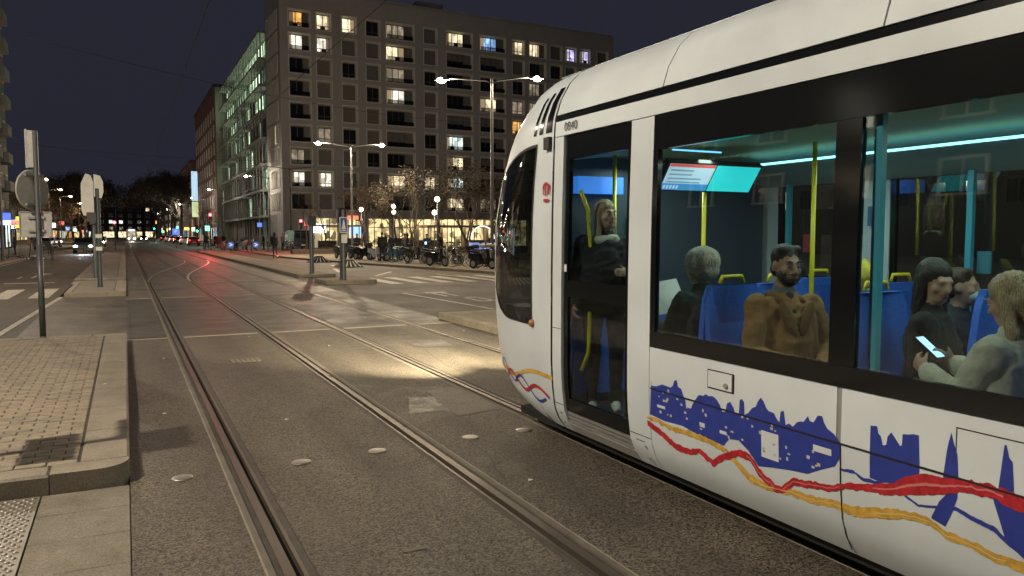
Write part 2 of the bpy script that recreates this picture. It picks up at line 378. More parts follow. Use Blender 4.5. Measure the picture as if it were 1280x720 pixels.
for k, (x, y) in enumerate([(.325, 6.1), (1.195, 6.11), (1.826, 6.15), (2.69, 6.2), (3.23, 6.21), (4.3, 6.22)]):
    if st0 is None:
        st0 = MB().lathe([(.078, 0), (.076, .005), (.06, .008), (.03, .0095), (.001, .01)], n=20).build('road_stud', M_stud, None, True)
        tag(st0, 'round domed steel stud in the row set across the tram tracks', 'road stud', 'steel studs in a row across the tracks'); st0.location = (x, y, .001)
    else:
        c = st0.copy(); COL.objects.link(c); c.location = (x, y, .001)

# ---- paved island on the left with kerb stones and individual pavers
def island(x0, x1, y0, y1, z, lab, kw=.33, step=1.0, top=M_paver2, rx=False, name='traffic_island'):
    t = thing(name, lab, 'traffic island', (0, 0, 0))
    g = .006
    MB().box(x0 + kw * .6, x1 - kw * .6, y0 + kw * .6, y1 - kw * .6, -.08, z - .012).build('base', M_joint, t)
    n = max(1, round((y1 - y0 - .5) / step)); ys = [y0 + .25 + (y1 - y0 - .5) * k / n for k in range(n + 1)]
    for k in range(n):
        for a, c in ((x1 - kw, x1), (x0, x0 + kw * .6)):
            MB().box(a, c, ys[k] + g / 2, ys[k + 1] - g / 2, -.1, z, bev=.018).build('kerb_stone', M_kerb, t)
    for ya, yb, cs in ((y0, y0 + .25, 1), (y1 - .25, y1, 0)):
        # rounded outer corner stone on the rail side, straight stones along the end
        r_ = .22
        if cs:
            poly = [(x1 - .5, ya), (x1 - r_, ya)] + [(x1 - r_ + r_ * math.sin(q), ya + r_ - r_ * math.cos(q)) for q in (PI / 10, PI / 5, PI * .3, PI * .4, PI / 2)] + [(x1, yb - g), (x1 - .5, yb - g)]
            MB().prism(poly, 'z', -.1, z).build('corner_stone', M_kerb, t)
        else: MB().box(x1 - .5, x1, ya + g, yb, -.1, z, bev=.015).build('kerb_stone', M_kerb, t)
        xx = x1 - .5 - g
        while xx > x0 + .05:
            a = max(x0, xx - 1.0); MB().box(a, xx, ya + g * (1 - cs), yb - g * cs, -.1, z, bev=.018).build('kerb_stone', M_kerb, t); xx = a - g
    return t
isl = island(-1.95, -.02, 6.12, 14.58, .14, 'long raised island of small brick pavers with pale stone kerb, beside the near track')
pav = []
for m in (M_paver, M_paver2, mat('paver_warm', (.26, .215, .15), .82, var=.2, vscale=10, bump=.35, bscale=170)):
    pav.append(MB().box(-.096, .096, -.046, .046, -.05, 0, bev=.006).mesh('paver', m))
far = MB(); cnt = 0; row = 0; y = 6.12 + .26 + .052
while y < 14.32:
    x = -.36 - .1 - (row % 2) * .1
    if row % 2:
        h = link('paver', pav[row % 3], isl, (-.36 - .05, y, .138)); h.scale = (.47, 1, 1); cnt += 1
    while x > -1.76:
        if x > -1.68 or cnt > 288:
            zz = .138 + random.uniform(-.0035, .003)
            if cnt < 296:
                o = link('paver', random.choice(pav), isl, (x, y, zz), (random.uniform(-.012, .012), random.uniform(-.012, .012), random.uniform(-.012, .012))); cnt += 1
            else: far.box(x - .096, x + .096, y - .046, y + .046, zz - .05, zz, random.choice((0, 1, 2)), bev=.006)
        x -= .2
    y += .1; row += 1
stuff(far.build('far_pavers', [M_paver, M_paver2, MATS['paver_warm']], isl))
# slabs and tactile plate before the island
fs = thing('slab_paving', 'smooth concrete slabs laid in a strip beside the tactile plate', 'paving', (0, 0, 0))
yy = 6.1
for L_ in (.46, .5, .5, .5, .5, .5, .5):
    MB().box(-.565, -.025, yy - L_ + .004, yy, -.1, .002, bev=.004).build('slab', M_conc, fs); yy -= L_
tp = thing('tactile_plate', 'tactile paving with rows of small raised metal domes', 'tactile paving', (0, 0, 0))
M_tac = mat('tactile_metal', (.2, .175, .135), .45, .2, var=.2, vscale=9, rvar=.1)
MB().box(-1.9, -.575, 2.6, 6.1, -.1, .003).build('plate', M_tac, tp)
b = MB(); k = 0; yv = 6.05
while yv > 2.65:
    xv = -.61 - (k % 2) * .026
    while xv > -1.88:
        b.lathe([(.0165, .003), (.014, .008), (.007, .0105), (.0005, .011)], (xv, yv, 0), 8); xv -= .052
    yv -= .045; k += 1
stuff(b.build('domes', M_stud, tp, True))
i2 = island(-1.6, -.02, 25.2, 31.4, .14, 'short kerbed island with the traffic signal post on it', .3)
i3 = island(-1.75, -.02, 33.2, 88, .14, 'long narrow kerbed island between carriageway and tracks', .3, 4.0)
i4 = island(-1.6, -.02, 90, 125, .14, 'far kerbed island carrying the small round signal post', .3, 6.0)
for o, yA, yB, xa, m in ((i2, 25.5, 31.1, -1.4, M_conc), (i3, 33.5, 87.7, -1.55, M_conc), (i4, 90.3, 124.7, -1.4, M_conc)):
    MB().box(xa, -.33, yA, yB, -.05, .138).build('paving', m, o)
i5 = island(5.95, 9.2, -8, 15.4, .14, 'kerbed refuge of pale pavers beyond the far rail', .3, 1.0)
MB().box(6.14, 8.88, -7.7, 15.12, -.05, .138).build('paving', M_paver, i5)
i6 = island(6.4, 8.3, 27.6, 29.6, .14, 'small kerbed island holding the post with the blue sign', .3)
MB().box(6.6, 7.98, 27.86, 29.33, -.05, .138).build('paving', M_plaza, i6)
i7 = island(6.4, 8.0, 32.6, 84, .14, 'long kerbed strip holding the post with the dark signal box', .3, 4.0)
MB().box(6.6, 7.68, 32.87, 83.72, -.05, .138).build('paving', M_plaza, i7)

# ================================================================== TRAM (front car of the white tram on the right)
TX = 4.35
ZP = [.17, .22, .35, .55, .75, 1.04, 1.5, 2.0, 2.59, 2.72, 2.76, 2.9, 3.05, 3.15, 3.2, 3.22]
WP = [1.06, 1.11, 1.165, 1.19, 1.2, 1.2, 1.2, 1.195, 1.18, 1.172, 1.165, 1.12, 1.03, .92, .8, .6]
TZ = [.17, .3, .5, .8, 1.1, 1.5, 1.9, 2.3, 2.6, 2.8, 3.0, 3.12, 3.2, 3.22]
TY = [6.7, 7.25, 7.6, 7.72, 7.8, 7.83, 7.8, 7.62, 7.36, 7.13, 6.88, 6.75, 6.4, 6.0]
YS = 5.55
def Wd(z): return float(np.interp(z, ZP, WP))
def sidep(y, z, off=0, s=-1): return (s * (Wd(z) + off), y, z)
def nose(a, z, s=-1, off=0):
    c = max(math.cos(a), 0) ** .8; q = max(math.sin(a), 0) ** .8
    t = float(np.interp(z, TZ, TY))
    return (s * (Wd(z) + off) * c, YS + (t - YS + off) * q, z)
M_tw = mat('tram_white', (.63, .695, .72), .42, var=.07, vscale=1.6, coat=.15, rvar=.1, stain=.07)
M_tw2 = mat('tram_white_dirty', (.5, .51, .49), .45, var=.12, vscale=2.2, coat=.1, rvar=.1)
M_tblk = mat('tram_black_band', (.006, .007, .008), .12, spec=.5)
M_seam = mat('tram_seam', (.01, .01, .01), .6)
M_tgrey = mat('tram_grey', (.3, .3, .29), .5, var=.1, vscale=4)
M_tglass = glass('tram_glass', (.78, .84, .85), .01, 1.6)
M_cglass = glass('cab_glass', (.3, .34, .33), .02, 1.5)
M_blue = mat('livery_blue', (.03, .05, .3), .4, var=.15, vscale=12)
M_red = mat('livery_red', (.45, .025, .035), .4, var=.4, vscale=20)
M_yel = mat('livery_yellow', (.6, .37, .07), .4, var=.35, vscale=18)
M_seat = mat('seat_blue', (.03, .14, .6), .6, var=.06, vscale=25, speck=.12, sscale=90)
M_cyanlit = mat('cyan_lit_post', (.08, .42, .55), .35)  # cyan light on the pillar edges put into the post colour
M_handy = mat('yellow_rail', (.75, .62, .02), .3)
M_ceil = mat('tram_ceiling', (.55, .58, .28), .55)
M_lin = mat('tram_lining', (.42, .52, .44), .5)
M_floor = mat('tram_floor', (.05, .055, .06), .5, speck=.3, sscale=150)
M_led = mat('led_strip', (.5, .95, 1), .5, emit=3.8, ecol=(.3, .9, 1))

tram = thing('tram', 'white low-floor tram with city skyline livery and passengers seen through its windows', 'tram', (TX, 0, 0))
YR = -8.5
def panel(name, y0, y1, z0, z1, m, s=-1, off=0, th=.035, parent=None, nz=None):
    nz = nz or max(2, int((z1 - z0) / .09) + 1)
    zs = [z0 + (z1 - z0) * k / (nz - 1) for k in range(nz)]
    b = MB(); n = nz
    vs = [sidep(y, z, o, s) for o in (off, off - th) for y in (y0, y1) for z in zs]
    f = []
    for k in range(n - 1):
        f += [(k, k + 1, n + k + 1, n + k), (2 * n + k, 3 * n + k, 3 * n + k + 1, 2 * n + k + 1), (k, 2 * n + k, 2 * n + k + 1, k + 1), (n + k, n + k + 1, 3 * n + k + 1, 3 * n + k)]
    f += [(0, n, 3 * n, 2 * n), (n - 1, 3 * n - 1, 4 * n - 1, 2 * n - 1)]
    b.add(vs, f); o = b.build(name, m, parent or tram, True, sharp=35); return o
def strip(name, top, bot, m, off=.004, parent=None, s=-1):
    """a flat print on the curved side between two (y,z) outlines"""
    T = sorted(top); B = sorted(bot)
    ys = sorted(set([p[0] for p in T] + [p[0] for p in B] + list(np.arange(max(T[0][0], B[0][0]), min(T[-1][0], B[-1][0]), .02))))
    lo, hi = max(T[0][0], B[0][0]), min(T[-1][0], B[-1][0]); ys = [y for y in ys if lo <= y <= hi]
    P = []
    for y in ys:
        zt = float(np.interp(y, [p[0] for p in T], [p[1] for p in T])); zb = float(np.interp(y, [p[0] for p in B], [p[1] for p in B]))
        P.append([sidep(y, zb + (zt - zb) * k / 6, off, s) for k in range(7)])
    return MB().grid(P).build(name, m, parent or tram)

for s in (-1, 1):
    L_ = s == -1
    # skirt and waist panels
    cuts = [4.215, 2.645, .35, -2.2, -4.6, -6.8, YR]
    for a, c in zip(cuts, cuts[1:]):
        panel('skirt_panel', c + .006, a, .17, .757, M_tw, s); panel('waist_panel', c + (.03 if L_ else .006), a, .766, 1.04, M_tw, s)
    panel('waist_seam', YR, 4.2, .753, .77, M_seam, s, -.008, .02)
    for a in cuts[1:-1]: panel('joint_strip', a - .03, a + .03, .766, 1.038, M_tgrey, s, -.006, .02)
    panel('rear_pillar', 4.22, 4.475, .17, 2.585, M_tw, s); panel('cab_pillar', 5.405, 5.545, .17, 2.585, M_tw, s)
    # black glazing band with panes
    pan = [(4.165, 2.735), (2.585, .75), (.45, -1.4), (-1.7, -3.6), (-3.9, -6.0), (-6.3, -8.3)]
    panel('band_lower', YR, 4.212, 1.045, 1.15, M_tblk, s); panel('band_upper', YR, 4.212, 2.36, 2.585, M_tblk, s)
    prev = 4.212
    for a, c in pan: panel('band_mullion', a, prev, 1.152, 2.358, M_tblk, s); prev = c
    panel('band_mullion', YR, prev, 1.152, 2.358, M_tblk, s)
    for a, c in pan: panel('window_pane', c, a, 1.15, 2.36, M_tglass, s, -.012, .004)
    # single door behind the cab
    dr = panel('door', 4.49, 5.39, .36, .47, M_tblk, s, -.02)
    panel('door_rail', 4.49, 5.39, 1.3, 1.43, M_tblk, s, -.021, parent=dr); panel('door_head', 4.49, 5.39, 2.4, 2.585, M_tblk, s, -.02, parent=dr)
    panel('door_stile', 4.49, 4.535, .472, 2.398, M_tblk, s, -.02, parent=dr); panel('door_stile', 5.335, 5.39, .472, 2.398, M_tblk, s, -.02, parent=dr)
    panel('door_glass', 4.535, 5.335, .472, 1.3, glass('door_glass', (.72, .78, .78), .02, 1.42), s, -.03, .004, parent=dr)
    panel('door_glass', 4.535, 5.335, 1.43, 2.4, MATS['door_glass'], s, -.03, .004, parent=dr)
    panel('door_sill', 4.48, 5.40, .17, .25, M_tw2, s, .0); 
    for k in range(3): panel('step_groove', 4.49, 5.39, .258 + k * .034, .282 + k * .034, M_tgrey, s, -.006 - k * .006)
    # cant panel, gutter, roof cove
    panel('cant_panel', YR, YS - .004, 2.592, 2.712, M_tw, s); panel('gutter', YR, YS - .1, 2.708, 2.772, M_tblk, s, -.012)
    rc = [YS - .006, 4.15, 2.5, .4, -2.4, -5.4, YR]
    for a, c in zip(rc, rc[1:]): panel('roof_cove', c + .012, a, 2.768, 3.2, M_tw, s, 0, .03, nz=14)
    panel('roof_seam', YR, YS - .01, 2.79, 3.19, M_tgrey, s, -.012, .02, nz=12)
b = MB().box(-.8, .8, YR, YS, 3.13, 3.205); b.build('roof', M_tw, tram)
b = MB().box(-.62, .62, -6, 2.2, 3.21, 3.42, bev=.06); b.build('roof_unit', M_tgrey, tram)
MB().box(-1.0, 1.0, YR, 6.5, .1, .17).build('underframe', M_seam, tram)
for y in (3.4, 1.6): # bogie wheels under the skirts
    for s in (-1, 1): MB().lathe([(.27, -.06), (.29, -.02), (.29, .02), (.27, .06)], (s * .72, y, .293), 24, axis='x').build('wheel', M_rust, tram, True)

# ---- nose with wrap-round glazing
A0, AP, AP2 = .108, .64, .69
def zb(a): return 1.02 + .26 * max(0, (a - .3) / .34) ** 2.2 if a <= AP else 1.28 - .2 * min(1, (a - AP) / .6)
def zt(a): return 2.555 - .22 * max(0, (a - .12) / .52) ** 1.8 if a <= AP else 2.335 + .16 * min(1, (a - AP) / .6)
def npatch(name, a0, a1, f0, f1, m, s, na=16, nz=14, off=0, sm=True, parent=None):
    P = [[nose(a0 + (a1 - a0) * i / na, f0(a0 + (a1 - a0) * i / na) + (f1(a0 + (a1 - a0) * i / na) - f0(a0 + (a1 - a0) * i / na)) * k / nz, s, off) for k in range(nz + 1)] for i in range(na + 1)]
    return MB().grid(P).build(name, m, parent or tram, sm)
cst = lambda v: (lambda a: v)
E_ = PI / 2
for s in (-1, 1):
    npatch('nose_lower', A0, E_, cst(.17), zb, M_tw, s, 30, 22)
    npatch('nose_upper', A0, E_, zt, cst(3.2), M_tw, s, 30, 20)
    npatch('cab_door_panel', .004, A0, cst(.17), cst(2.712), M_tw, s, 6, 30); npatch('nose_shoulder', .004, A0, cst(2.712), cst(3.2), M_tw, s, 6, 12)
    npatch('cab_window', A0, AP, zb, zt, M_cglass, s, 20, 16, -.004); npatch('front_pillar', AP, AP2, zb, zt, M_tw, s, 3, 16)
    npatch('windscreen', AP2, E_, zb, zt, M_cglass, s, 20, 14, -.004)
    npatch('window_gasket', A0 - .004, AP, lambda a: zt(a) - .012, lambda a: zt(a) + .012, M_seam, s, 16, 1, .003)
    npatch('window_gasket', A0 - .004, AP, lambda a: zb(a) - .01, lambda a: zb(a) + .01, M_seam, s, 16, 1, .003)
    npatch('window_gasket', A0 - .006, A0 + .004, zb, zt, M_seam, s, 1, 10, .003)
    npatch('panel_seam', .0, .004, cst(.19), cst(3.15), M_seam, s, 1, 20, -.004)
    for a, w in ((.012, .036), (.07, .03), (.126, .026)):
        npatch('vent_slot', a, a + w, cst(2.64), cst(3.02 - a * .5), M_tblk, s, 3, 6, .004)
    npatch('headlight', 1.0, 1.22, cst(.74), cst(.9), mat('headlamp', (.8, .8, .75), .2, emit=3, ecol=(1, .95, .85)), s, 6, 4, .006)
P = []
MB().grid([[(x, 6.3 - 3 * abs(x) ** 3 * .12, 3.2 + .02 * (1 - (x / .8) ** 2)) for x in np.linspace(-.8, .8, 9)], [(x, YS, 3.205 + .015 * (1 - (x / .8) ** 2)) for x in np.linspace(-.8, .8, 9)]]).build('roof_front', M_tw, tram)
# mirror arm, marker lamp, logo, number
MB().obox((-1.19, 5.64, 2.55), (.05, .09, .1)).build('camera_pod', M_black, tram)
MB().lathe([(.03, -.02), (.035, 0), (.02, .02)], nose(.1, 1.03, -1, .004), 12, axis='x').build('marker_lamp', mat('amber', (.4, .16, .05), .3), tram, True)
def text(name, body, size, loc, rot, m, parent=None, ext=.001):
    c = bpy.data.curves.new(name, 'FONT'); c.body = body; c.size = size; c.extrude = ext; c.align_x = 'CENTER'; c.align_y = 'CENTER'
    t_ = bpy.data.objects.new('tmp', c); COL.objects.link(t_)
    bpy.context.view_layer.update(); dg = bpy.context.evaluated_depsgraph_get()
    me = bpy.data.meshes.new_from_object(t_.evaluated_get(dg)); me.name = name; me.materials.clear(); me.materials.append(m)
    bpy.data.objects.remove(t_)
    return link(name, me, parent, loc, rot)
text('fleet_number', '0840', .1, (-1.181, 5.3, 2.652), (R(90), 0, R(-90)), mat('number_grey', (.12, .12, .16), .5), tram)
# operator mark on the cab door: a red rounded arch with small legs and a bar of lettering
lg = MB()
for k in range(10):
    q0, q1 = PI * k / 10, PI * (k + 1) / 10
    lg.quad(*[(-1.205 + .0, 5.655 + r_ * math.cos(q), 2.18 + r_ * .9 * math.sin(q)) for r_, q in ((.03, q0), (.06, q0), (.06, q1), (.03, q1))])
for y0, y1, z0, z1 in ((5.6, 5.62, 2.13, 2.18), (5.645, 5.665, 2.12, 2.2), (5.69, 5.71, 2.13, 2.18), (5.61, 5.7, 2.07, 2.095)): lg.quad((-1.205, y0, z0), (-1.205, y1, z0), (-1.205, y1, z1), (-1.205, y0, z1))
lg.build('logo', M_red, tram)
# small hatch on the waist
ht = panel('hatch_gap', 3.40, 3.63, .868, .985, M_seam, -1, .002, .01); panel('hatch_door', 3.415, 3.62, .878, .978, M_tw, -1, .007, .012, parent=ht)
MB().lathe([(.014, -.01), (.014, .006), (.008, .012)], (-1.21, 3.46, .91), 10, axis='x').build('hatch_lock', M_galv, ht)
panel('door_label', 5.352, 5.388, 1.5, 1.56, M_white, -1, -.016, .003); 
for y in (4.3, 5.47): 
    for z in (.24, .33): MB().lathe([(.009, -.004), (.009, .004), (.004, .006)], sidep(y, z, .002), 8, axis='x').build('bolt', M_galv, tram)
panel('skirt_joint', 4.3, 4.4, .36, .364, M_seam, -1, .002, .004)
for a, c, z in ((4.22, 4.475, .40), (5.405, 5.545, .40), (5.405, 5.545, 1.03)): panel('pillar_seam', a, c, z, z + .005, M_seam, -1, .001, .004)
for y in (1.2, 2.05): panel('hatch_line', y, y + .005, .77, .98, M_seam, -1, .001, .004)
panel('hatch_line', 1.2, 2.05, .975, .98, M_seam, -1, .0012, .004)
DEC_BLUE = [
  ( [(4.212, 0.58), (4.214, 0.82), (4.193, 0.823), (4.189, 0.781), (4.137, 0.786), (4.071, 0.81), (4.005, 0.805), (3.961, 0.822), (3.949, 0.856), (3.924, 0.865), (3.91, 0.822), (3.879, 0.816), (3.853, 0.772), (3.838, 0.759), (3.83, 0.711), (3.791, 0.705), (3.779, 0.711), (3.762, 0.744), (3.733, 0.779), (3.688, 0.81), (3.642, 0.826), (3.592, 0.824), (3.547, 0.81), (3.514, 0.78), (3.497, 0.746), (3.47, 0.752), (3.456, 0.805), (3.43, 0.819), (3.403, 0.791), (3.387, 0.758), (3.356, 0.761), (3.353, 0.842), (3.339, 0.855), (3.318, 0.841), (3.311, 0.767), (3.282, 0.784), (3.253, 0.818), (3.225, 0.831), (3.211, 0.862), (3.188, 0.891), (3.164, 0.871), (3.145, 0.84), (3.126, 0.827), (3.089, 0.824), (3.065, 0.794), (3.047, 0.781), (3.04, 0.841), (3.018, 0.852), (3.003, 0.777), (2.951, 0.779), (2.926, 0.808), (2.88, 0.821), (2.853, 0.857), (2.84, 0.834), (2.815, 0.832), (2.789, 0.874), (2.761, 0.876), (2.748, 0.844), (2.728, 0.82), (2.685, 0.801), (2.65, 0.765)] ,
    [(4.212, 0.58), (4.059, 0.567), (3.867, 0.576), (3.746, 0.556), (3.601, 0.551), (3.491, 0.54), (3.439, 0.594), (3.362, 0.604), (3.28, 0.56), (3.21, 0.492), (3.116, 0.511), (2.982, 0.534), (2.855, 0.549), (2.775, 0.591), (2.679, 0.637), (2.647, 0.69)] ),
  ( [(2.481, 0.794), (2.48, 0.891), (2.441, 0.897), (2.433, 0.863), (2.419, 0.854), (2.407, 0.813), (2.388, 0.82), (2.383, 0.86), (2.364, 0.885), (2.344, 0.863), (2.317, 0.832), (2.308, 0.837), (2.306, 0.89), (2.226, 0.903), (2.218, 0.774)] ,
    [(2.476, 0.637), (2.411, 0.633), (2.345, 0.649), (2.283, 0.692), (2.217, 0.73)] ),
  ( [(2.105, 0.75), (2.106, 0.839), (2.093, 0.863), (2.086, 0.906), (2.075, 0.952), (2.064, 0.911), (2.051, 0.876), (2.045, 0.862), (2.035, 0.743)] ,
    [(2.105, 0.747), (2.035, 0.738)] ),
  ( [(2.158, 0.552), (2.122, 0.634), (2.04, 0.701)] ,
    [(2.158, 0.544), (2.096, 0.528), (2.07, 0.582), (2.039, 0.674)] ),
  ( [(1.868, 0.766), (1.87, 0.875), (1.856, 0.898), (1.851, 0.951), (1.843, 0.955), (1.831, 0.905), (1.816, 0.89), (1.806, 0.772)] ,
    [(1.867, 0.763), (1.805, 0.757)] ),
  ( [(1.888, 0.721), (1.779, 0.755), (1.749, 0.752)] ,
    [(1.888, 0.716), (1.838, 0.569), (1.769, 0.524), (1.739, 0.529)] ),
]
DEC_RED = ([(4.257, 0.536), (4.125, 0.508), (3.958, 0.443), (3.833, 0.435), (3.714, 0.467), (3.598, 0.423), (3.517, 0.484), (3.36, 0.552), (3.272, 0.549), (3.209, 0.48), (3.09, 0.422), (3.045, 0.421), (2.959, 0.498), (2.853, 0.513), (2.695, 0.535), (2.62, 0.57), (2.478, 0.606), (2.361, 0.644), (2.283, 0.699), (2.193, 0.739), (2.105, 0.746), (2.022, 0.76), (1.904, 0.778), (1.75, 0.764)],
  [(4.256, 0.493), (4.124, 0.461), (3.957, 0.397), (3.832, 0.395), (3.713, 0.432), (3.597, 0.381), (3.515, 0.439), (3.359, 0.509), (3.271, 0.503), (3.208, 0.426), (3.089, 0.377), (3.043, 0.38), (2.957, 0.454), (2.852, 0.474), (2.693, 0.5), (2.619, 0.542), (2.477, 0.569), (2.359, 0.586), (2.28, 0.613), (2.189, 0.641), (2.102, 0.671), (2.02, 0.707), (1.901, 0.72), (1.746, 0.69)])
DEC_YEL = ([(4.258, 0.558), (4.16, 0.57), (3.993, 0.55), (3.806, 0.56), (3.63, 0.556), (3.464, 0.528), (3.384, 0.483), (3.281, 0.422), (3.16, 0.407), (2.978, 0.431), (2.851, 0.434), (2.692, 0.459), (2.579, 0.462), (2.406, 0.511), (2.277, 0.54), (2.17, 0.544), (2.096, 0.509), (1.984, 0.507), (1.891, 0.492), (1.738, 0.494)],
  [(4.257, 0.541), (4.16, 0.545), (3.992, 0.517), (3.805, 0.524), (3.629, 0.521), (3.463, 0.498), (3.383, 0.436), (3.28, 0.371), (3.158, 0.368), (2.977, 0.393), (2.849, 0.391), (2.69, 0.418), (2.578, 0.409), (2.404, 0.458), (2.275, 0.5), (2.169, 0.51), (2.094, 0.471), (1.983, 0.472), (1.889, 0.45), (1.736, 0.449)])
DEC_DRK = ([(2.66, 0.638), (2.568, 0.649), (2.514, 0.627), (2.428, 0.635), (2.328, 0.626), (2.217, 0.588), (2.1, 0.619), (2.044, 0.634), (1.962, 0.615), (1.883, 0.604), (1.832, 0.571), (1.739, 0.531)],
  [(2.66, 0.625), (2.567, 0.634), (2.513, 0.609), (2.427, 0.621), (2.328, 0.615), (2.217, 0.577), (2.1, 0.608), (2.043, 0.615), (1.961, 0.594), (1.882, 0.58), (1.831, 0.546), (1.738, 0.502)])
DEC_WIN =  [[(3.181, 0.709), (3.053, 0.557)], [(2.815, 0.718), (2.7, 0.684)], [(4.128, 0.666), (4.044, 0.647)], [(3.704, 0.639), (3.654, 0.611)], [(3.521, 0.631), (3.461, 0.611)]]

rj = random.Random(2)
def jag(T):
    out = []
    for (ya, za), (yb, zb2) in zip(T, T[1:]):
        out.append((ya, za)); n = int(abs(ya - yb) / .022)
        for k in range(1, n): out.append((ya + (yb - ya) * k / n, za + (zb2 - za) * k / n + rj.choice((0, .012, -.008, .02, .004))))
    return out + [T[-1]]
for t_, b_ in DEC_BLUE: strip('skyline_print', jag(t_), b_, M_blue, .0015)
rn_ = random.Random(4)
DETAIL = []
for k in range(44):
    y = rn_.uniform(2.75, 4.15); z = rn_.uniform(.6, .78) - (4.2 - y) * .03; DETAIL.append([(y + rn_.uniform(.006, .016), z + rn_.uniform(.008, .02)), (y - .006, z)])
for w in DETAIL: strip('print_window', [w[1][:1] + (w[0][1],), w[0]], [(w[1][0], w[1][1]), (w[0][0], w[1][1])], M_tw2, .0022)
for w in DEC_WIN:
    (ya, za), (yb, zb_) = w; strip('skyline_gap', [(yb, za), (ya, za)], [(yb, zb_), (ya, zb_)], M_tw, .0022)
from mathutils import noise as mno
def wob(L, k, a):
    L = sorted(L); ys = np.arange(L[0][0], L[-1][0], .012)
    return [(float(y), float(np.interp(y, [p[0] for p in L], [p[1] for p in L])) + a * mno.noise((y * 28, k, 0)) + a * .6 * mno.noise((y * 75, k, 3))) for y in ys]
def mid(T, B, f0, f1): return [(a[0], b[1] + (a[1] - b[1]) * f1) for a, b in zip(T, B)], [(a[0], b[1] + (a[1] - b[1]) * f0) for a, b in zip(T, B)]
DEC_RED = (wob(DEC_RED[0], 1, .012), wob(DEC_RED[1], 2, .012)); DEC_YEL = (wob(DEC_YEL[0], 3, .012), wob(DEC_YEL[1], 4, .012)); DEC_DRK = (wob(DEC_DRK[0], 5, .006), wob(DEC_DRK[1], 6, .006))
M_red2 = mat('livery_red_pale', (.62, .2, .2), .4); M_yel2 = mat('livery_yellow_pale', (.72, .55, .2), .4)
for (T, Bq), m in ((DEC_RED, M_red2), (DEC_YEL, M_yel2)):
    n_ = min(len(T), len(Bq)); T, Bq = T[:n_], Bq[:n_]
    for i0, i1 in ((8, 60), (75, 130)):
        t2, b2 = mid(T[i0:i1], Bq[i0:i1], .42, .56); strip('ribbon_streak', t2, b2, m, .0038)  # pale hairline streaks printed inside the ribbons
strip('red_ribbon', DEC_RED[0], DEC_RED[1], M_red, .0034); strip('yellow_ribbon', DEC_YEL[0], DEC_YEL[1], M_yel, .0026); strip('blue_ribbon', DEC_DRK[0], DEC_DRK[1], M_blue, .003)
panel('print_seam', YR, 4.2, .757, .766, M_seam, -1, .0042, .002)
for y in (2.645, .35): panel('print_joint', y - .003, y + .003, .2, .757, M_seam, -1, .0042, .002)
def nribbon(name, pts, w, m, off=.005):
    P = [[nose(a, z + w * (k - .5), -1, off) for k in (0, .5, 1)] for a, z in pts]
    MB().grid(P).build(name, m, tram)
wave = lambda a0, a1, z0, z1, amp, n, f: [(a0 + (a1 - a0) * k / n, z0 + (z1 - z0) * k / n + amp * math.sin(f * k / n)) for k in range(n + 1)]
nribbon('nose_ribbon', wave(.0, .62, .60, .47, .03, 40, 9), .035, M_yel, .004)
nribbon('nose_ribbon', wave(.02, .5, .42, .5, .05, 40, 11), .03, M_red, .006); nribbon('nose_ribbon', wave(.04, .6, .40, .58, -.06, 50, 14), .02, M_blue, .008)

# ---- saloon
MB().box(-1.13, 1.13, YR, 5.6, .3, .36).build('floor', M_floor, tram)
MB().box(-.62, .42, YR, 5.55, 2.46, 2.5).build('ceiling', M_ceil, tram)
MB().add([(.42, YR, 2.46), (.42, 5.55, 2.46), (1.12, 5.55, 2.24), (1.12, YR, 2.24)], [(0, 1, 2, 3)]).build('ceiling_side', M_lin, tram)
MB().add([(-.62, YR, 2.46), (-.62, 5.55, 2.46), (-1.13, 5.55, 2.40), (-1.13, YR, 2.40)], [(3, 2, 1, 0)]).build('ceiling_side', M_ceil, tram)
MB().box(.385, .41, YR, 5.0, 2.37, 2.385).build('light_strip', M_led, tram)
MB().box(-1.12, 1.12, 5.56, 5.6, .36, 2.45).build('cab_bulkhead', mat('bulkhead', (.05, .07, .1), .5), tram)
MB().box(-1.02, 1.0, 5.5, 5.555, .45, 1.22).build('bulkhead_panel', M_seat, tram)
MB().box(-1.0, -.55, 5.48, 5.555, 2.14, 2.28).build('door_lamp_panel', mat('blue_lamp', (.05, .2, .9), .5, emit=.9, ecol=(.05, .3, 1)), tram)
MB().box(-.48, -.4, 5.46, 5.5, 1.68, 2.0).build('route_notice', mat('green_notice', (.1, .6, .25), .5, emit=.5, ecol=(.1, .8, .35)), tram)
for s, a, c in ((-1, 4.9, 1.2), (1, 5.0, 1.2)):
    MB().box(min(s * .28, s * 1.14), max(s * .28, s * 1.14), c if s > 0 else c, a if s > 0 else 4.45, .362, .55).build('podium', M_floor, tram)
for y, x in ((4.33, -1.1), (2.55, -1.1), (5.2, 1.08), (3.5, 1.08), (1.9, 1.08)):
    MB().box(x - .018, x + .018, y - .022, y + .022, .4, 2.4).build('cyan_lit_post', M_cyanlit, tram)
for x, y in ((-.32, 4.72), (.12, 4.05), (-.72, 5.36), (.3, 2.3), (-.35, 1.7)):
    MB().tube([(x, y, .36), (x, y, 2.46)], .017, 10).build('grab_pole', M_handy, tram, True)
MB().tube([(-1.08, 5.28, .7), (-1.02, 5.27, .85), (-1.0, 5.27, 1.6), (-1.03, 5.28, 2.0), (-1.1, 5.28, 2.15)], .016, 8).build('grab_pole', M_handy, tram, True)
for y, z, c in ((5.02, 1.72, (.6, .1, .1)), (4.35, 1.95, (.1, .3, .6)), (2.65, 1.9, (.6, .55, .1)), (3.42, 1.6, (.1, .4, .5))):
    MB().box(1.125, 1.14, y - .05, y + .05, z - .08, z + .08).build('notice', mat('notice%.2f' % y, [q * .6 for q in c], .6), tram)
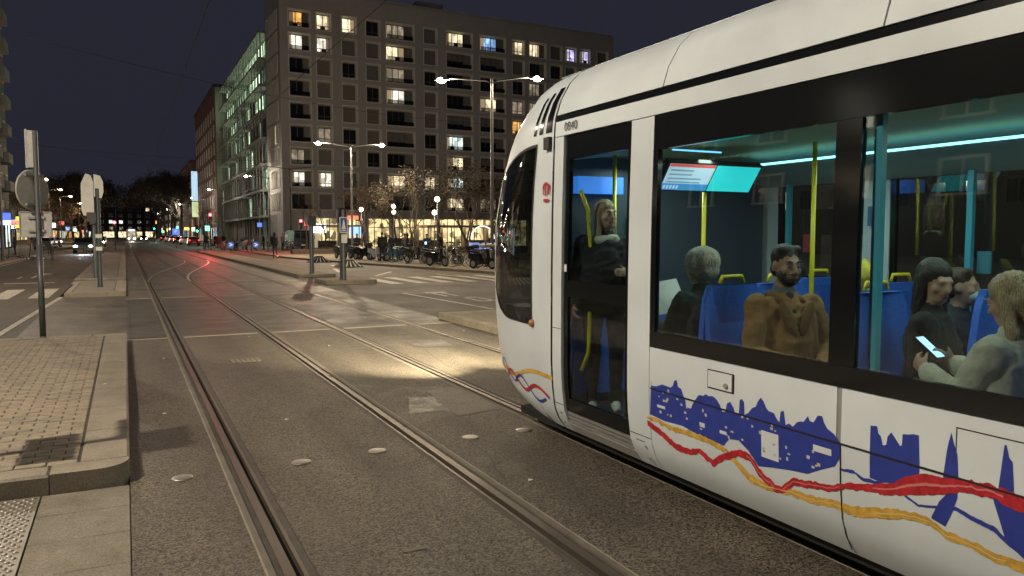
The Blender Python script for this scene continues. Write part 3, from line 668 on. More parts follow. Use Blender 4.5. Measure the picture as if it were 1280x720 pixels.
# passenger display under the ceiling, tilted down towards the seats
dt = R(36)
ds = MB().obox((-.36, 4.62, 2.24), (.9, .05, .25), (dt, 0, 0)).build('passenger_display', M_black, tram)
Md = Euler((dt, 0, 0)).to_matrix()
def scr(x0, x1, z0, z1, m, d=.028):
    vs = [Vector((-.36, 4.62, 2.24)) + Md @ Vector(q) for q in ((x0, -d, z0), (x1, -d, z0), (x1, -d, z1), (x0, -d, z1))]
    MB().add(vs, [(0, 1, 2, 3)]).build('display_screen', m, ds)
S_w = mat('screen_white', (.7, .85, .95), .4, emit=.75, ecol=(.62, .85, 1)); S_c = mat('screen_cyan', (.1, .9, .9), .4, emit=.85, ecol=(.02, .85, .85))
S_r = mat('screen_red', (.8, .1, .1), .4, emit=.7, ecol=(1, .18, .12)); S_b = mat('screen_blue', (.1, .4, .8), .4, emit=.6, ecol=(.1, .45, .9)); S_g = mat('screen_grey', (.4, .5, .6), .4, emit=.5, ecol=(.35, .55, .7))
scr(-.435, -.005, -.112, .112, S_w); scr(.005, .435, -.112, .112, S_c)
scr(-.435, -.005, .088, .112, S_r, .030); scr(-.435, -.005, -.112, -.055, S_b, .030)
for z in (.06, .025, -.01, -.04): scr(-.41, -.1 - .1 * (z > 0), z - .008, z + .006, S_g, .031)
for q in range(5): scr(-.42 + q * .03, -.4 + q * .03, -.1, -.07, S_w, .032)
for x, y, L_, pw in ((-.45, 2.6, 4.6, 25), (-.45, -3, 5, 16), (.4, 2.6, 4.6, 19), (-.5, 5.15, .5, 7)):
    l = light('saloon_fill', 'AREA', (x, y, 2.36), pw, (.84, 1.0, .84), tram, .12); l.data.shape = 'RECTANGLE'; l.data.size_y = L_  # area lights without fixtures, added to brighten the saloon and doorway
for s in (-1, 1): light('headlight_beam', 'SPOT', (s * .6, 7.9, .95), 4300, (1, .84, .56), tram, .06, 64, 1.0, (R(78.5), 0, R(4 + s * -3)))
MB().box(-.8, -.35, 4.5, 4.515, 2.405, 2.415).build('lamp_bar', mat('lamp_bar', (.2, .6, 1), .5, emit=2.5, ecol=(.15, .55, 1)), tram)

def seat(x, y, face, zt_=.79, lab=''):
    """face +1 looks towards the nose, -1 towards the rear"""
    w = .225
    prof = [(-.225 * 1.0, .0), (-.2, .055), (-.02, .06), (.2, .06), (.225, .02), (.2, -.02), (-.2, -.03)]
    o = MB().prism([(p[0] * face + y, p[1] + zt_ - .06) for p in (prof if face > 0 else prof[::-1])], 'x', x - w, x + w).build('seat_cushion', M_seat, tram)
    b = MB(); P = []
    for k in range(9):
        q = k / 8; z = zt_ - .02 + .70 * q; yy = y - face * (.215 + .07 * q); ww = w * (1 - .12 * max(0, q - .75) * 4 * .5) * (1 if q < .9 else .9)
        P.append([(x - ww, yy + face * .015, z), (x - ww * .5, yy - face * .012, z), (x + ww * .5, yy - face * .012, z), (x + ww, yy + face * .015, z)])
    b.grid(P); P2 = [[(p[0], p[1] - face * .045, p[2]) for p in r_] for r_ in P]; b.grid(P2)
    for ra, rb in ((P, P2),):
        e1 = [r_[0] for r_ in ra] + [r_[-1] for r_ in ra[::-1]]; e2 = [r_[0] for r_ in rb] + [r_[-1] for r_ in rb[::-1]]
        b.grid([e1, e2])
    b.build('seat_back', M_seat, o, True, sharp=40)
    MB().tube([(x - .1, y - face * .3, zt_ + .69), (x - .08, y - face * .3, zt_ + .735), (x + .08, y - face * .3, zt_ + .735), (x + .1, y - face * .3, zt_ + .69)], .012, 8).build('seat_grip', M_handy, o, True)
    MB().box(x - .06, x + .06, y - .1, y + .1, .55, zt_ - .09).build('seat_base', M_tgrey, o)
for x in (-.78,): seat(x, 4.19, 1); seat(x, 3.60, -1)
seat(-.36, 3.60, -1); seat(-.5, 2.72, -1); seat(-.84, 2.08, 1); seat(-.3, 2.05, 1)
for y in (4.55, 3.85, 3.15, 2.3): seat(.42, y, 1)
# driver's cab
cb = MB().box(-.95, .95, 6.6, 6.95, .5, 1.1).build('cab_desk', M_black, tram)
MB().box(-.25, .25, 5.85, 6.25, .6, .95, bev=.05).build('driver_seat', M_tgrey, tram); MB().obox((0, 5.83, 1.3), (.5, .12, .75), (R(8), 0, 0)).build('driver_seat_back', M_tgrey, tram)
MB().obox((-.75, 6.2, 1.75), (.02, .55, .9), (0, 0, 0)).build('cab_blind', mat('blind', (.16, .2, .17), .7), tram)

# ================================================================== PEOPLE
M_skin = mat('skin', (.42, .25, .17), .5, var=.1, vscale=30); M_skin2 = mat('skin_tan', (.3, .17, .11), .5, var=.1, vscale=30)
M_lip = mat('lips', (.3, .12, .1), .45); M_eye = mat('eye_white', (.32, .3, .28), .3); M_iris = mat('iris', (.03, .02, .015), .2)
def cloth(n, c): return mat('cloth_' + n, c, .85, var=.2, vscale=14, bump=.6, bscale=35)
C_blk = cloth('black', (.012, .012, .014)); C_navy = cloth('navy', (.02, .025, .04)); C_brown = cloth('brown', (.24, .125, .04)); C_dgrn = cloth('dark_green', (.03, .045, .035))
C_beige = cloth('beige', (.42, .42, .33)); C_jean = cloth('denim', (.04, .06, .1)); C_grey = cloth('grey', (.12, .12, .12)); C_red = cloth('red', (.3, .03, .03)); C_cream = cloth('cream', (.5, .47, .38))
C_yel = cloth('yellow', (.6, .5, .06))
H_dark = hairmat('hair_dark', (.016, .012, .009)); H_grey = hairmat('hair_grey', (.42, .37, .27), .5); H_bld = hairmat('hair_blond', (.34, .25, .13)); H_brn = hairmat('hair_brown', (.06, .035, .02))

def remesh(name, prims, mats, vox, parent, smooth=5, loc=None, noise=0, wrinkle=0):
    """prims: ('c',p0,r0,p1,r1,mi) tapered capsule or ('e',centre,radii,rotmatrix,mi) ellipsoid; fused into one skin"""
    b = MB()
    for p in prims:
        if p[0] == 'c':
            _, p0, r0, p1, r1, mi = p; b.tube([p0, p1], [r0, r1], 10); b.ball(p0, r0 * .995, 10, 6); b.ball(p1, r1 * .995, 10, 6)
        else:
            _, c, rr, M, mi = p; k = len(b.v); b.ball((0, 0, 0), rr, 14, 9)
            for i in range(k, len(b.v)): b.v[i] = tuple(Vector(c) + M @ Vector(b.v[i]))
    me = b.mesh('tmp', mats[0]); o = bpy.data.objects.new('tmp', me); COL.objects.link(o)
    m = o.modifiers.new('r', 'REMESH'); m.mode = 'VOXEL'; m.voxel_size = vox
    if smooth: s_ = o.modifiers.new('s', 'SMOOTH'); s_.factor = .5; s_.iterations = smooth
    dg = bpy.context.evaluated_depsgraph_get(); dg.update()
    out = bpy.data.meshes.new_from_object(o.evaluated_get(dg)); out.name = name
    bpy.data.objects.remove(o); bpy.data.meshes.remove(me)
    out.materials.clear()
    for q in mats: out.materials.append(q)
    n = len(out.vertices); V = np.empty(n * 3); out.vertices.foreach_get('co', V); V = V.reshape(-1, 3)
    if noise:
        from mathutils import noise as mn
        nv = np.array([mn.noise((x * 95, y * 95, z * 14)) + .8 * mn.noise((x * 30, y * 30, z * 18)) for x, y, z in V]) * noise
        N = np.empty(n * 3); out.vertices.foreach_get('normal', N); V = V + N.reshape(-1, 3) * nv[:, None]
        out.vertices.foreach_set('co', V.ravel())
    if wrinkle:
        from mathutils import noise as mn
        N = np.empty(n * 3); out.vertices.foreach_get('normal', N); N = N.reshape(-1, 3)
        best0 = np.full(n, 1e9); isc = np.zeros(n, bool)
        for p in prims:
            if p[0] == 'c':
                a = np.array(p[1]); c = np.array(p[3]); d = c - a; t = np.clip(((V - a) @ d) / max(d @ d, 1e-9), 0, 1)
                dist = np.linalg.norm(V - a - t[:, None] * d, axis=1) - (p[2] + (p[4] - p[2]) * t); mi = p[5]
            else: dist = (np.linalg.norm(((V - np.array(p[1])) @ np.array(p[3])) / np.array(p[2]), axis=1) - 1) * min(p[2]); mi = p[4]
            w = dist < best0; best0[w] = dist[w]; isc[w] = mi in (1, 2, 6)
        D = np.zeros(n)
        for i in np.nonzero(isc)[0]:
            x, y, z = V[i]; D[i] = mn.noise((x * 9, y * 9, z * 6)) * .5 + (.5 - abs(mn.noise((x * 7 + 5 + z * 6, y * 7, z * 13)))) * .9 + mn.noise((x * 40, y * 40, z * 30)) * .15
        V = V + N * (D * wrinkle)[:, None]; out.vertices.foreach_set('co', V.ravel())
    npoly = len(out.polygons); Cn = np.empty(npoly * 3); out.polygons.foreach_get('center', Cn); Cn = Cn.reshape(-1, 3)
    best = np.full(npoly, 1e9); idx = np.zeros(npoly, int)
    for p in prims:
        if p[0] == 'c':
            a = np.array(p[1]); c = np.array(p[3]); d = c - a; L2 = max(d @ d, 1e-9)
            t = np.clip(((Cn - a) @ d) / L2, 0, 1); dist = np.linalg.norm(Cn - a - t[:, None] * d, axis=1) - (p[2] + (p[4] - p[2]) * t); mi = p[5]
        else:
            M = np.array(p[3]); q = (Cn - np.array(p[1])) @ M; rr = np.array(p[2]); dist = (np.linalg.norm(q / rr, axis=1) - 1) * rr.min(); mi = p[4]
        w = dist < best; best[w] = dist[w]; idx[w] = mi
    out.polygons.foreach_set('material_index', idx.astype(np.int32)); out.polygons.foreach_set('use_smooth', [True] * npoly); out.update()
    return link(name, out, parent, loc)

def V3(*a): return Vector(a)
def person(label, loc, rz, top, legs, pose='stand', height=1.74, vox=.016, skin=None, hair='short', hcol=None, seat_z=.45, turn=0, nod=0, arms=None,
           legp=None, lean=0, beard=False, hat=None, hatm=None, detail=False, shoes=None, bulk=1.0, collar=None, group=None, scarf=None, mask=None, lapel=None, shirt=None):
    skin = skin or M_skin; hcol = hcol or H_dark; shoes = shoes or C_blk
    t = thing('person', label, 'person', loc, rz, group)
    k = height / 1.74
    sit = pose == 'sit'
    pz = (seat_z + .11) if sit else .93 * k
    J = {}
    pel = V3(0, 0, pz); tl = R(lean)
    def up(h, fwd=0, side=0): return pel + V3(side, math.sin(tl) * h + fwd * math.cos(tl), math.cos(tl) * h - fwd * math.sin(tl))
    che = up(.30 * k); neck = up(.54 * k); hd = up(.70 * k, .015 * k)
    sh = {s: up(.47 * k, 0, s * .178 * k) for s in (-1, 1)}
    arms = arms or {-1: ((-.06, 0, -.27), (-.0, .06, -.25)), 1: ((.06, 0, -.27), (0, .06, -.25))}
    el = {s: sh[s] + V3(*arms[s][0]) * k for s in (-1, 1)}; wr = {s: el[s] + V3(*arms[s][1]) * k for s in (-1, 1)}
    if sit:
        lp = legp or {-1: ((-.03, .43, -.03), (0, .05, -.42)), 1: ((.03, .43, -.03), (0, .05, -.42))}
    else:
        lp = legp or {-1: ((-.01, .02, -.42), (0, -.03, -.42)), 1: ((.01, .02, -.42), (0, -.03, -.42))}
    hip = {s: pel + V3(s * .09 * k, 0, -.02) for s in (-1, 1)}
    kn = {s: hip[s] + V3(*lp[s][0]) * k for s in (-1, 1)}; an = {s: kn[s] + V3(*lp[s][1]) * k for s in (-1, 1)}
    # materials: 0 skin 1 top 2 legs 3 shoes 4 lips 5 beard/hair 6 collar
    mats = [skin, top, legs, shoes, M_lip, hcol, collar or top]
    RT = Matrix.Rotation(-tl, 3, 'X'); I3 = Matrix.Identity(3); B = bulk
    P = [('e', up(.36 * k), (.165 * k * B, .115 * k * B, .2 * k), RT, 1), ('e', up(.12 * k), (.15 * k * B, .118 * k * B, .17 * k), RT, 1), ('e', up(.44 * k), (.185 * k * B, .095 * k * B, .085 * k), RT, 1),
         ('e', pel + V3(0, -.01, -.02), (.155 * k * B, .125 * k * B, .12 * k), I3, 1 if not sit else 2), ('c', up(.5 * k), .058 * k, hd + V3(0, -.02, -.07) * k, .05 * k, 0),
         ('c', up(.49 * k, -.02), .078 * k, up(.545 * k, -.012), .068 * k, 6)]
    if B > 1.04:   # loose coat or jacket hanging off the shoulders
        for s in (-1, 1): P.append(('c', up(.42 * k, .0, s * .1 * k), .092 * k * B, up(.0, .02, s * .11 * k), .115 * k * B, 1))
        P.append(('e', up(.22 * k, .035), (.15 * k * B, .125 * k * B, .27 * k), RT, 1))
    for s in (-1, 1):
        P += [('c', sh[s], .066 * k * B, el[s], .05 * k * B, 1), ('c', el[s], .052 * k * B, el[s].lerp(wr[s], .93), .038 * k * B, 1)]
        P += [('c', hip[s], .092 * k, kn[s], .062 * k, 2), ('c', kn[s], .062 * k, an[s], .045 * k, 2)]
        ft = V3(0, .17 * k, -.035 * k)
        P += [('c', an[s] + V3(0, -.03, -.04 * k), .042 * k, an[s] + ft * .9, .036 * k, 3)]
        d = (wr[s] - el[s]).normalized(); sx = V3(1, 0, 0) * s; nrm = d.cross(V3(0, 0, 1));
        side = (V3(0, 1, 0) if abs(d.z) > .7 else V3(0, 0, 1)); side = (side - d * side.dot(d)).normalized(); inn = d.cross(side) * 1.0
        if inn.dot(-sx) < 0: inn = -inn
        pc = wr[s] + d * .045 * k
        rot = Matrix((d, side, inn)).transposed()
        P.append(('e', pc, (.052 * k, .04 * k, .017 * k), rot, 0))
        for q, (o_, ln) in enumerate(((.03, .062), (.011, .072), (-.009, .068), (-.028, .054))):
            b0 = pc + d * .035 * k + side * o_ * k; b1 = b0 + (d * .7 + inn * .5) * ln * .55 * k; b2 = b1 + (d * .25 + inn * .9) * ln * .5 * k
            P += [('c', b0, .0095 * k, b1, .0088 * k, 0), ('c', b1, .0088 * k, b2, .0078 * k, 0)]
        t0 = pc - d * .015 * k + side * .032 * k; P.append(('c', t0, .0115 * k, t0 + (d * .5 + side * .5 + inn * .45) * .062 * k, .009 * k, 0))
    # head
    RH = Matrix.Rotation(R(turn), 3, 'Z') @ Matrix.Rotation(R(-nod), 3, 'X')
    def h(x, y, z): return hd + RH @ (V3(x, y, z) * k)
    bm = 5 if beard else 0
    P += [('e', h(0, -.012, .03), (.074 * k, .092 * k, .092 * k), RH, 0), ('e', h(0, .022, -.02), (.06 * k, .072 * k, .095 * k), RH, 0), ('e', h(0, .045, -.078), (.047 * k, .05 * k, .036 * k), RH, bm),
          ('c', h(0, .094, .012), .008 * k, h(0, .112, -.026), .0135 * k, 0), ('c', h(-.034, .083, .026), .012 * k, h(.034, .083, .026), .012 * k, 0),
          ('c', h(-.018, .093, -.056), .0085 * k, h(.018, .093, -.056), .0085 * k, 4), ('e', h(-.04, .062, -.02), (.022 * k, .022 * k, .022 * k), RH, 0), ('e', h(.04, .062, -.02), (.022 * k, .022 * k, .022 * k), RH, 0)]
    if beard: P += [('e', h(-.05, .04, -.055), (.02 * k, .035 * k, .035 * k), RH, 5), ('e', h(.05, .04, -.055), (.02 * k, .035 * k, .035 * k), RH, 5), ('e', h(0, .075, -.088), (.03 * k, .025 * k, .022 * k), RH, 5), ('c', h(-.056, .02, -.05), .02 * k, h(-.03, .062, -.082), .02 * k, 5), ('c', h(.056, .02, -.05), .02 * k, h(.03, .062, -.082), .02 * k, 5), ('c', h(-.022, .095, -.043), .007 * k, h(.022, .095, -.043), .007 * k, 5)]
    for s in (-1, 1): P.append(('e', h(s * .076, -.008, -.004), (.01 * k, .02 * k, .03 * k), RH, 0))
    body = remesh('body', P, mats, vox, t, 4 if vox < .012 else 2, wrinkle=.017 if vox < .018 else 0)
    if hair or hat:
        Q = []
        if hat == 'cap': Q = [('e', h(0, -.008, .06), (.086 * k, .102 * k, .075 * k), RH, 0), ('e', h(0, .1, .055), (.06 * k, .07 * k, .01 * k), RH, 0)]
        elif hat == 'beanie': Q = [('e', h(0, -.012, .055), (.088 * k, .106 * k, .09 * k), RH, 0), ('c', h(0, -.03, .13), .03 * k, h(0, -.04, .15), .03 * k, 0)]
        elif hat == 'hood': Q = [('e', h(0, -.03, .02), (.1 * k, .1 * k, .125 * k), RH, 0), ('c', h(-.06, -.04, -.1), .05 * k, h(.06, -.04, -.1), .05 * k, 0)]
        if Q: remesh('hat', Q, [hatm or C_blk], vox, t, 3)
        Q = []
        if hair == 'short': Q = [('e', h(0, -.022, .052), (.081 * k, .094 * k, .084 * k), RH, 0), ('c', h(-.05, .03, .1), .026 * k, h(.05, .03, .1), .026 * k, 0), ('e', h(0, -.06, -.015), (.068 * k, .05 * k, .06 * k), RH, 0)]
        elif hair == 'puffy': Q = [('e', h(0, -.028, .045), (.125 * k, .135 * k, .112 * k), RH, 0), ('e', h(0, -.055, -.03), (.105 * k, .085 * k, .07 * k), RH, 0)]
        elif hair in ('long', 'tied'):
            Q = [('e', h(0, -.02, .05), (.085 * k, .1 * k, .085 * k), RH, 0), ('e', h(0, -.055, -.01), (.078 * k, .06 * k, .09 * k), RH, 0)]
            if hair == 'long': Q += [('c', h(-.068, -.01, .03), .03 * k, h(-.075, .0, -.17), .032 * k, 0), ('c', h(.068, -.01, .03), .03 * k, h(.075, 0, -.17), .032 * k, 0), ('c', h(0, -.08, 0), .055 * k, h(0, -.075, -.18), .05 * k, 0)]
            else: Q += [('e', h(0, -.115, .03), (.035 * k, .035 * k, .035 * k), RH, 0)]
        if Q and not (hat in ('beanie', 'hood') and hair == 'short'): remesh('hair', Q, [hcol], vox, t, 2, noise=.005)
    if detail:
        for s in (-1, 1):
            e = MB().ball(h(s * .031, .0815, .004), (.0105 * k, .0105 * k, .0075 * k), 10, 8).build('eye', M_eye, t, True)
            MB().ball(h(s * .031, .0885, .004), .0058 * k, 8, 6).build('iris', M_iris, e, True)
            MB().tube([h(s * .014, .094, .03), h(s * .032, .094, .036), h(s * .05, .082, .03)], [.004 * k, .005 * k, .003 * k], 6).build('eyebrow', hcol, t, True)
    if lapel:
        for s in (-1, 1):
            M_ = RT @ Matrix.Rotation(s * R(24), 3, 'Y') @ Matrix.Rotation(R(8), 3, 'X')
            remesh('lapel', [('e', up(.40 * k, .135 * B, s * .062), (.042, .016, .12), M_, 0), ('c', up(.53 * k, -.05, s * .07), .03, up(.5 * k, .07, s * .075), .026, 0)], [lapel], vox * .7, t, 2)
        remesh('shirt', [('c', up(.52 * k, .045), .04, up(.33 * k, .115 * B), .035, 0)], [shirt or C_grey], vox, t, 2)
    if scarf: remesh('scarf', [('c', up(.5 * k, -.05, -.05), .05 * k, up(.5 * k, -.05, .05), .05 * k, 0), ('c', up(.5 * k, .05, -.05), .045 * k, up(.49 * k, .06, .05), .045 * k, 0), ('c', up(.5 * k, -.04, -.07), .045 * k, up(.5 * k, .05, -.07), .045 * k, 0), ('c', up(.5 * k, -.04, .07), .045 * k, up(.5 * k, .05, .07), .045 * k, 0)], [scarf], vox, t, 2)
    if mask: remesh('face_mask', [('e', h(0, .06, -.05), (.055 * k, .055 * k, .045 * k), RH, 0)], [mask], vox, t, 2)
    t['wr'] = 0; del t['wr']
    return t, wr, t

# ---- passengers in the tram (world x = TX + local x)
V_ = .0095
def pas(lx, y): return (TX + lx, y, 0)
SZ = .79
# elderly passenger with a paper, facing the nose
p, wr, _ = person('passenger with puffy grey hair and dark coat holding a white paper', (TX - .78, 4.2, 0), R(8), C_dgrn, C_blk, 'sit', 1.66, V_, hair='puffy', hcol=H_grey, seat_z=SZ, nod=8, turn=10, detail=True, bulk=1.12,
       arms={-1: ((-.05, .1, -.25), (.1, .22, .06)), 1: ((.05, .1, -.25), (-.08, .22, .06))})
mz = [thing('newspaper', 'open white paper held by the grey-haired passenger', 'paper', (TX - .84, 4.5, 1.22), R(8))]
M_paper = mat('paper', (.68, .7, .66), .7)
pg = [(-.2, -.03, 0), (0, .02, 0), (0, .15, .22), (-.2, .1, .24), (.2, -.03, .02), (.2, .1, .25)]
MB().add(pg, [(0, 1, 2, 3), (1, 4, 5, 2)]).add([(x, y + .004, z) for x, y, z in pg], [(3, 2, 1, 0), (2, 5, 4, 1)]).build('sheet', M_paper, mz[0])
# man in brown coat, facing the rear, looking across
person('bearded passenger in a brown coat seated against a blue seat', (TX - .72, 3.5, 0), R(168), C_brown, C_jean, 'sit', 1.8, V_, skin=M_skin2, hair='short', hcol=H_dark, seat_z=SZ - .02, turn=-4, nod=2, beard=True, detail=True, bulk=1.08, collar=C_grey,
       arms={-1: ((-.09, .06, -.27), (.16, .18, -.06)), 1: ((.08, .08, -.27), (-.14, .2, -.05))}, lapel=cloth('brown_dark', (.15, .075, .022)), shirt=C_blk)
person('passenger in dark cap and dark coat on the far seat', (TX + .42, 4.5, 0), R(5), C_navy, C_blk, 'sit', 1.72, .014, hair='short', hat='cap', hatm=C_dgrn, seat_z=SZ - .12, bulk=1.1)
person('passenger in a yellow knitted hat and mask on the far seat', (TX + .42, 3.82, 0), R(150), C_cream, C_blk, 'sit', 1.68, .013, hair='short', hat='beanie', hatm=C_yel, seat_z=SZ - .12, mask=mat('mask_pale', (.5, .6, .55), .8), turn=20, scarf=C_yel)
person('dark-haired passenger with pale green mask near the aisle', (TX + .38, 3.1, 0), R(170), C_navy, C_blk, 'sit', 1.7, .013, hair='short', hcol=H_brn, seat_z=SZ - .12, mask=MATS['mask_pale'], turn=35)
person('passenger with long black hair in a black puffer jacket', (TX - .5, 2.68, 0), R(205), C_blk, C_blk, 'sit', 1.68, V_, hair='long', hcol=H_dark, seat_z=SZ - .03, bulk=1.15, nod=12, turn=-40)
person('passenger in a beige hooded fleece with long fair hair looking at a phone', (TX - .82, 2.06, 0), R(6), C_beige, C_beige, 'sit', 1.68, V_, hair='long', hcol=H_bld, seat_z=SZ - .07, nod=22, turn=-6, detail=True, bulk=1.2, collar=C_beige, scarf=C_beige,
       arms={-1: ((-.04, .12, -.23), (.08, .2, .1)), 1: ((.06, .13, -.22), (-.1, .2, .1))})
ph = thing('phone', 'glowing phone held by the passenger in the beige fleece', 'phone', (TX - .80, 2.47, 1.24), R(6))
MB().obox((0, 0, 0), (.075, .01, .15), (R(-52), 0, 0)).build('case', M_black, ph)
Mp = Euler((R(-52), 0, 0)).to_matrix()
MB().add([Mp @ Vector(q) for q in ((-.034, -.0065, -.07), (.034, -.0065, -.07), (.034, -.0065, .07), (-.034, -.0065, .07))], [(0, 1, 2, 3)]).build('screen', mat('phone_screen', (.4, .7, 1), .3, emit=2.2, ecol=(.35, .65, 1)), ph)
person('standing passenger with glasses and fair hair by the tram door', (TX - .86, 5.28, .361), R(150), C_blk, C_blk, 'stand', 1.7, V_, hair='long', hcol=H_bld, turn=30, detail=True, scarf=C_beige, bulk=1.1, shoes=M_white,
       arms={-1: ((-.1, .03, -.26), (.12, .2, .02)), 1: ((.08, .0, -.27), (0, .08, -.24))})

# ================================================================== BUILDINGS
M_wall = mat('render_taupe', (.3, .29, .28), .85, var=.1, vscale=.35, bump=.1, bscale=6)
M_surr = mat('precast_frame', (.55, .53, .49), .75, var=.08, vscale=1)
M_shut = mat('roller_shutter', (.13, .12, .11), .6, var=.1, vscale=2)
M_dglass = mat('dark_glass', (.01, .011, .013), .08)
M_frame = mat('window_frame', (.06, .055, .05), .5)
L_warm = lit_window('lit_warm', (1, .8, .5), 1.4); L_amb = lit_window('lit_amber', (1, .5, .12), 1.5); L_wht = lit_window('lit_white', (1, .93, .75), 1.5)
L_cool = lit_window('lit_cool', (.75, .9, .85), 1.6); L_blue = lit_window('lit_blue', (.3, .55, 1), 1.4); L_lil = lit_window('lit_lilac', (.65, .6, 1), 1.2); L_dim = lit_window('lit_dim', (.8, .65, .45), .35)
L_shop = lit_window('lit_shop', (1, .76, .36), 1.15, .05); L_green = lit_window('lit_green', (.72, 1, .66), 2.2); L_green2 = lit_window('lit_green_dim', (.5, .9, .6), .35)

big = thing('apartment_block', 'tall taupe apartment block with pale splayed window frames, many windows lit', 'building', (18, 100.7, 0), R(2.3))
COLS = [(1.0, 3.9, 'k'), (4.5, 6.6, 's'), (7.8, 9.95, 's'), (11.05, 13.15, 's'), (13.8, 18.0, 'w'), (19.25, 21.4, 's'), (22.6, 26.8, 'w'), (27.8, 32.1, 'w'), (33.05, 35.25, 's'),
        (35.9, 38.95, 'm'), (39.5, 41.75, 's'), (42.2, 44.35, 's'), (44.75, 46.9, 's'), (48.0, 50.2, 's')]
ROWS = [28.95 - 2.86 * r for r in range(9)]
BH, BW = 32.4, 51.2
holes = [(a, c, z - 1.18, z + 1.12) for a, c, _ in COLS for z in ROWS]
us = sorted({0, BW} | {h[0] for h in holes} | {h[1] for h in holes}); zs = sorted({4.4, BH} | {h[2] for h in holes} | {h[3] for h in holes})
b = MB(); hs = {(h[0], h[2]) for h in holes}
hl = [(h[0], h[1], h[2], h[3]) for h in holes]
def inhole(u, z): return any(h[0] < u < h[1] and h[2] < z < h[3] for h in hl)
for u0, u1 in zip(us, us[1:]):
    for z0, z1 in zip(zs, zs[1:]):
        if not inhole((u0 + u1) / 2, (z0 + z1) / 2): b.quad((u0, 0, z0), (u1, 0, z0), (u1, 0, z1), (u0, 0, z1))
b.box(0, BW, .62, 9, 4.4, BH - .02); b.quad((0, 0, BH), (BW, 0, BH), (BW, .7, BH), (0, .7, BH)); b.quad((0, .7, 4.4), (0, 0, 4.4), (0, 0, BH), (0, .7, BH)); b.quad((BW, 0, 4.4), (BW, .7, 4.4), (BW, .7, BH), (BW, 0, BH))
b.build('wall', M_wall, big)
MB().box(-.0, BW, .3, 9, BH - .021, BH + .4).build('parapet', M_wall, big)
MB().box(20, 24, 4, 8, BH + .4, BH + 2.2).build('roof_plant', M_wall, big)
LIT = {(0, 0): L_amb, (0, 1): L_warm, (0, 2): L_warm, (0, 4): L_dim, (0, 6): L_warm, (0, 7): L_blue, (0, 8): L_warm, (0, 9): L_warm, (0, 11): L_lil, (0, 12): L_lil, (1, 0): L_wht, (1, 1): L_wht, (1, 4): L_warm,
       (2, 4): L_dim, (2, 9): L_dim, (3, 4): L_wht, (3, 7): L_warm, (3, 8): L_dim, (4, 8): L_amb, (5, 6): L_cool, (6, 6): L_warm, (7, 6): L_cool, (7, 0): L_wht, (7, 1): L_wht, (7, 4): L_warm, (7, 5): L_warm, (8, 6): L_warm,
       (8, 7): L_dim, (3, 9): L_dim, (6, 0): L_dim, (5, 1): L_dim, (2, 13): L_warm, (4, 14): L_dim}
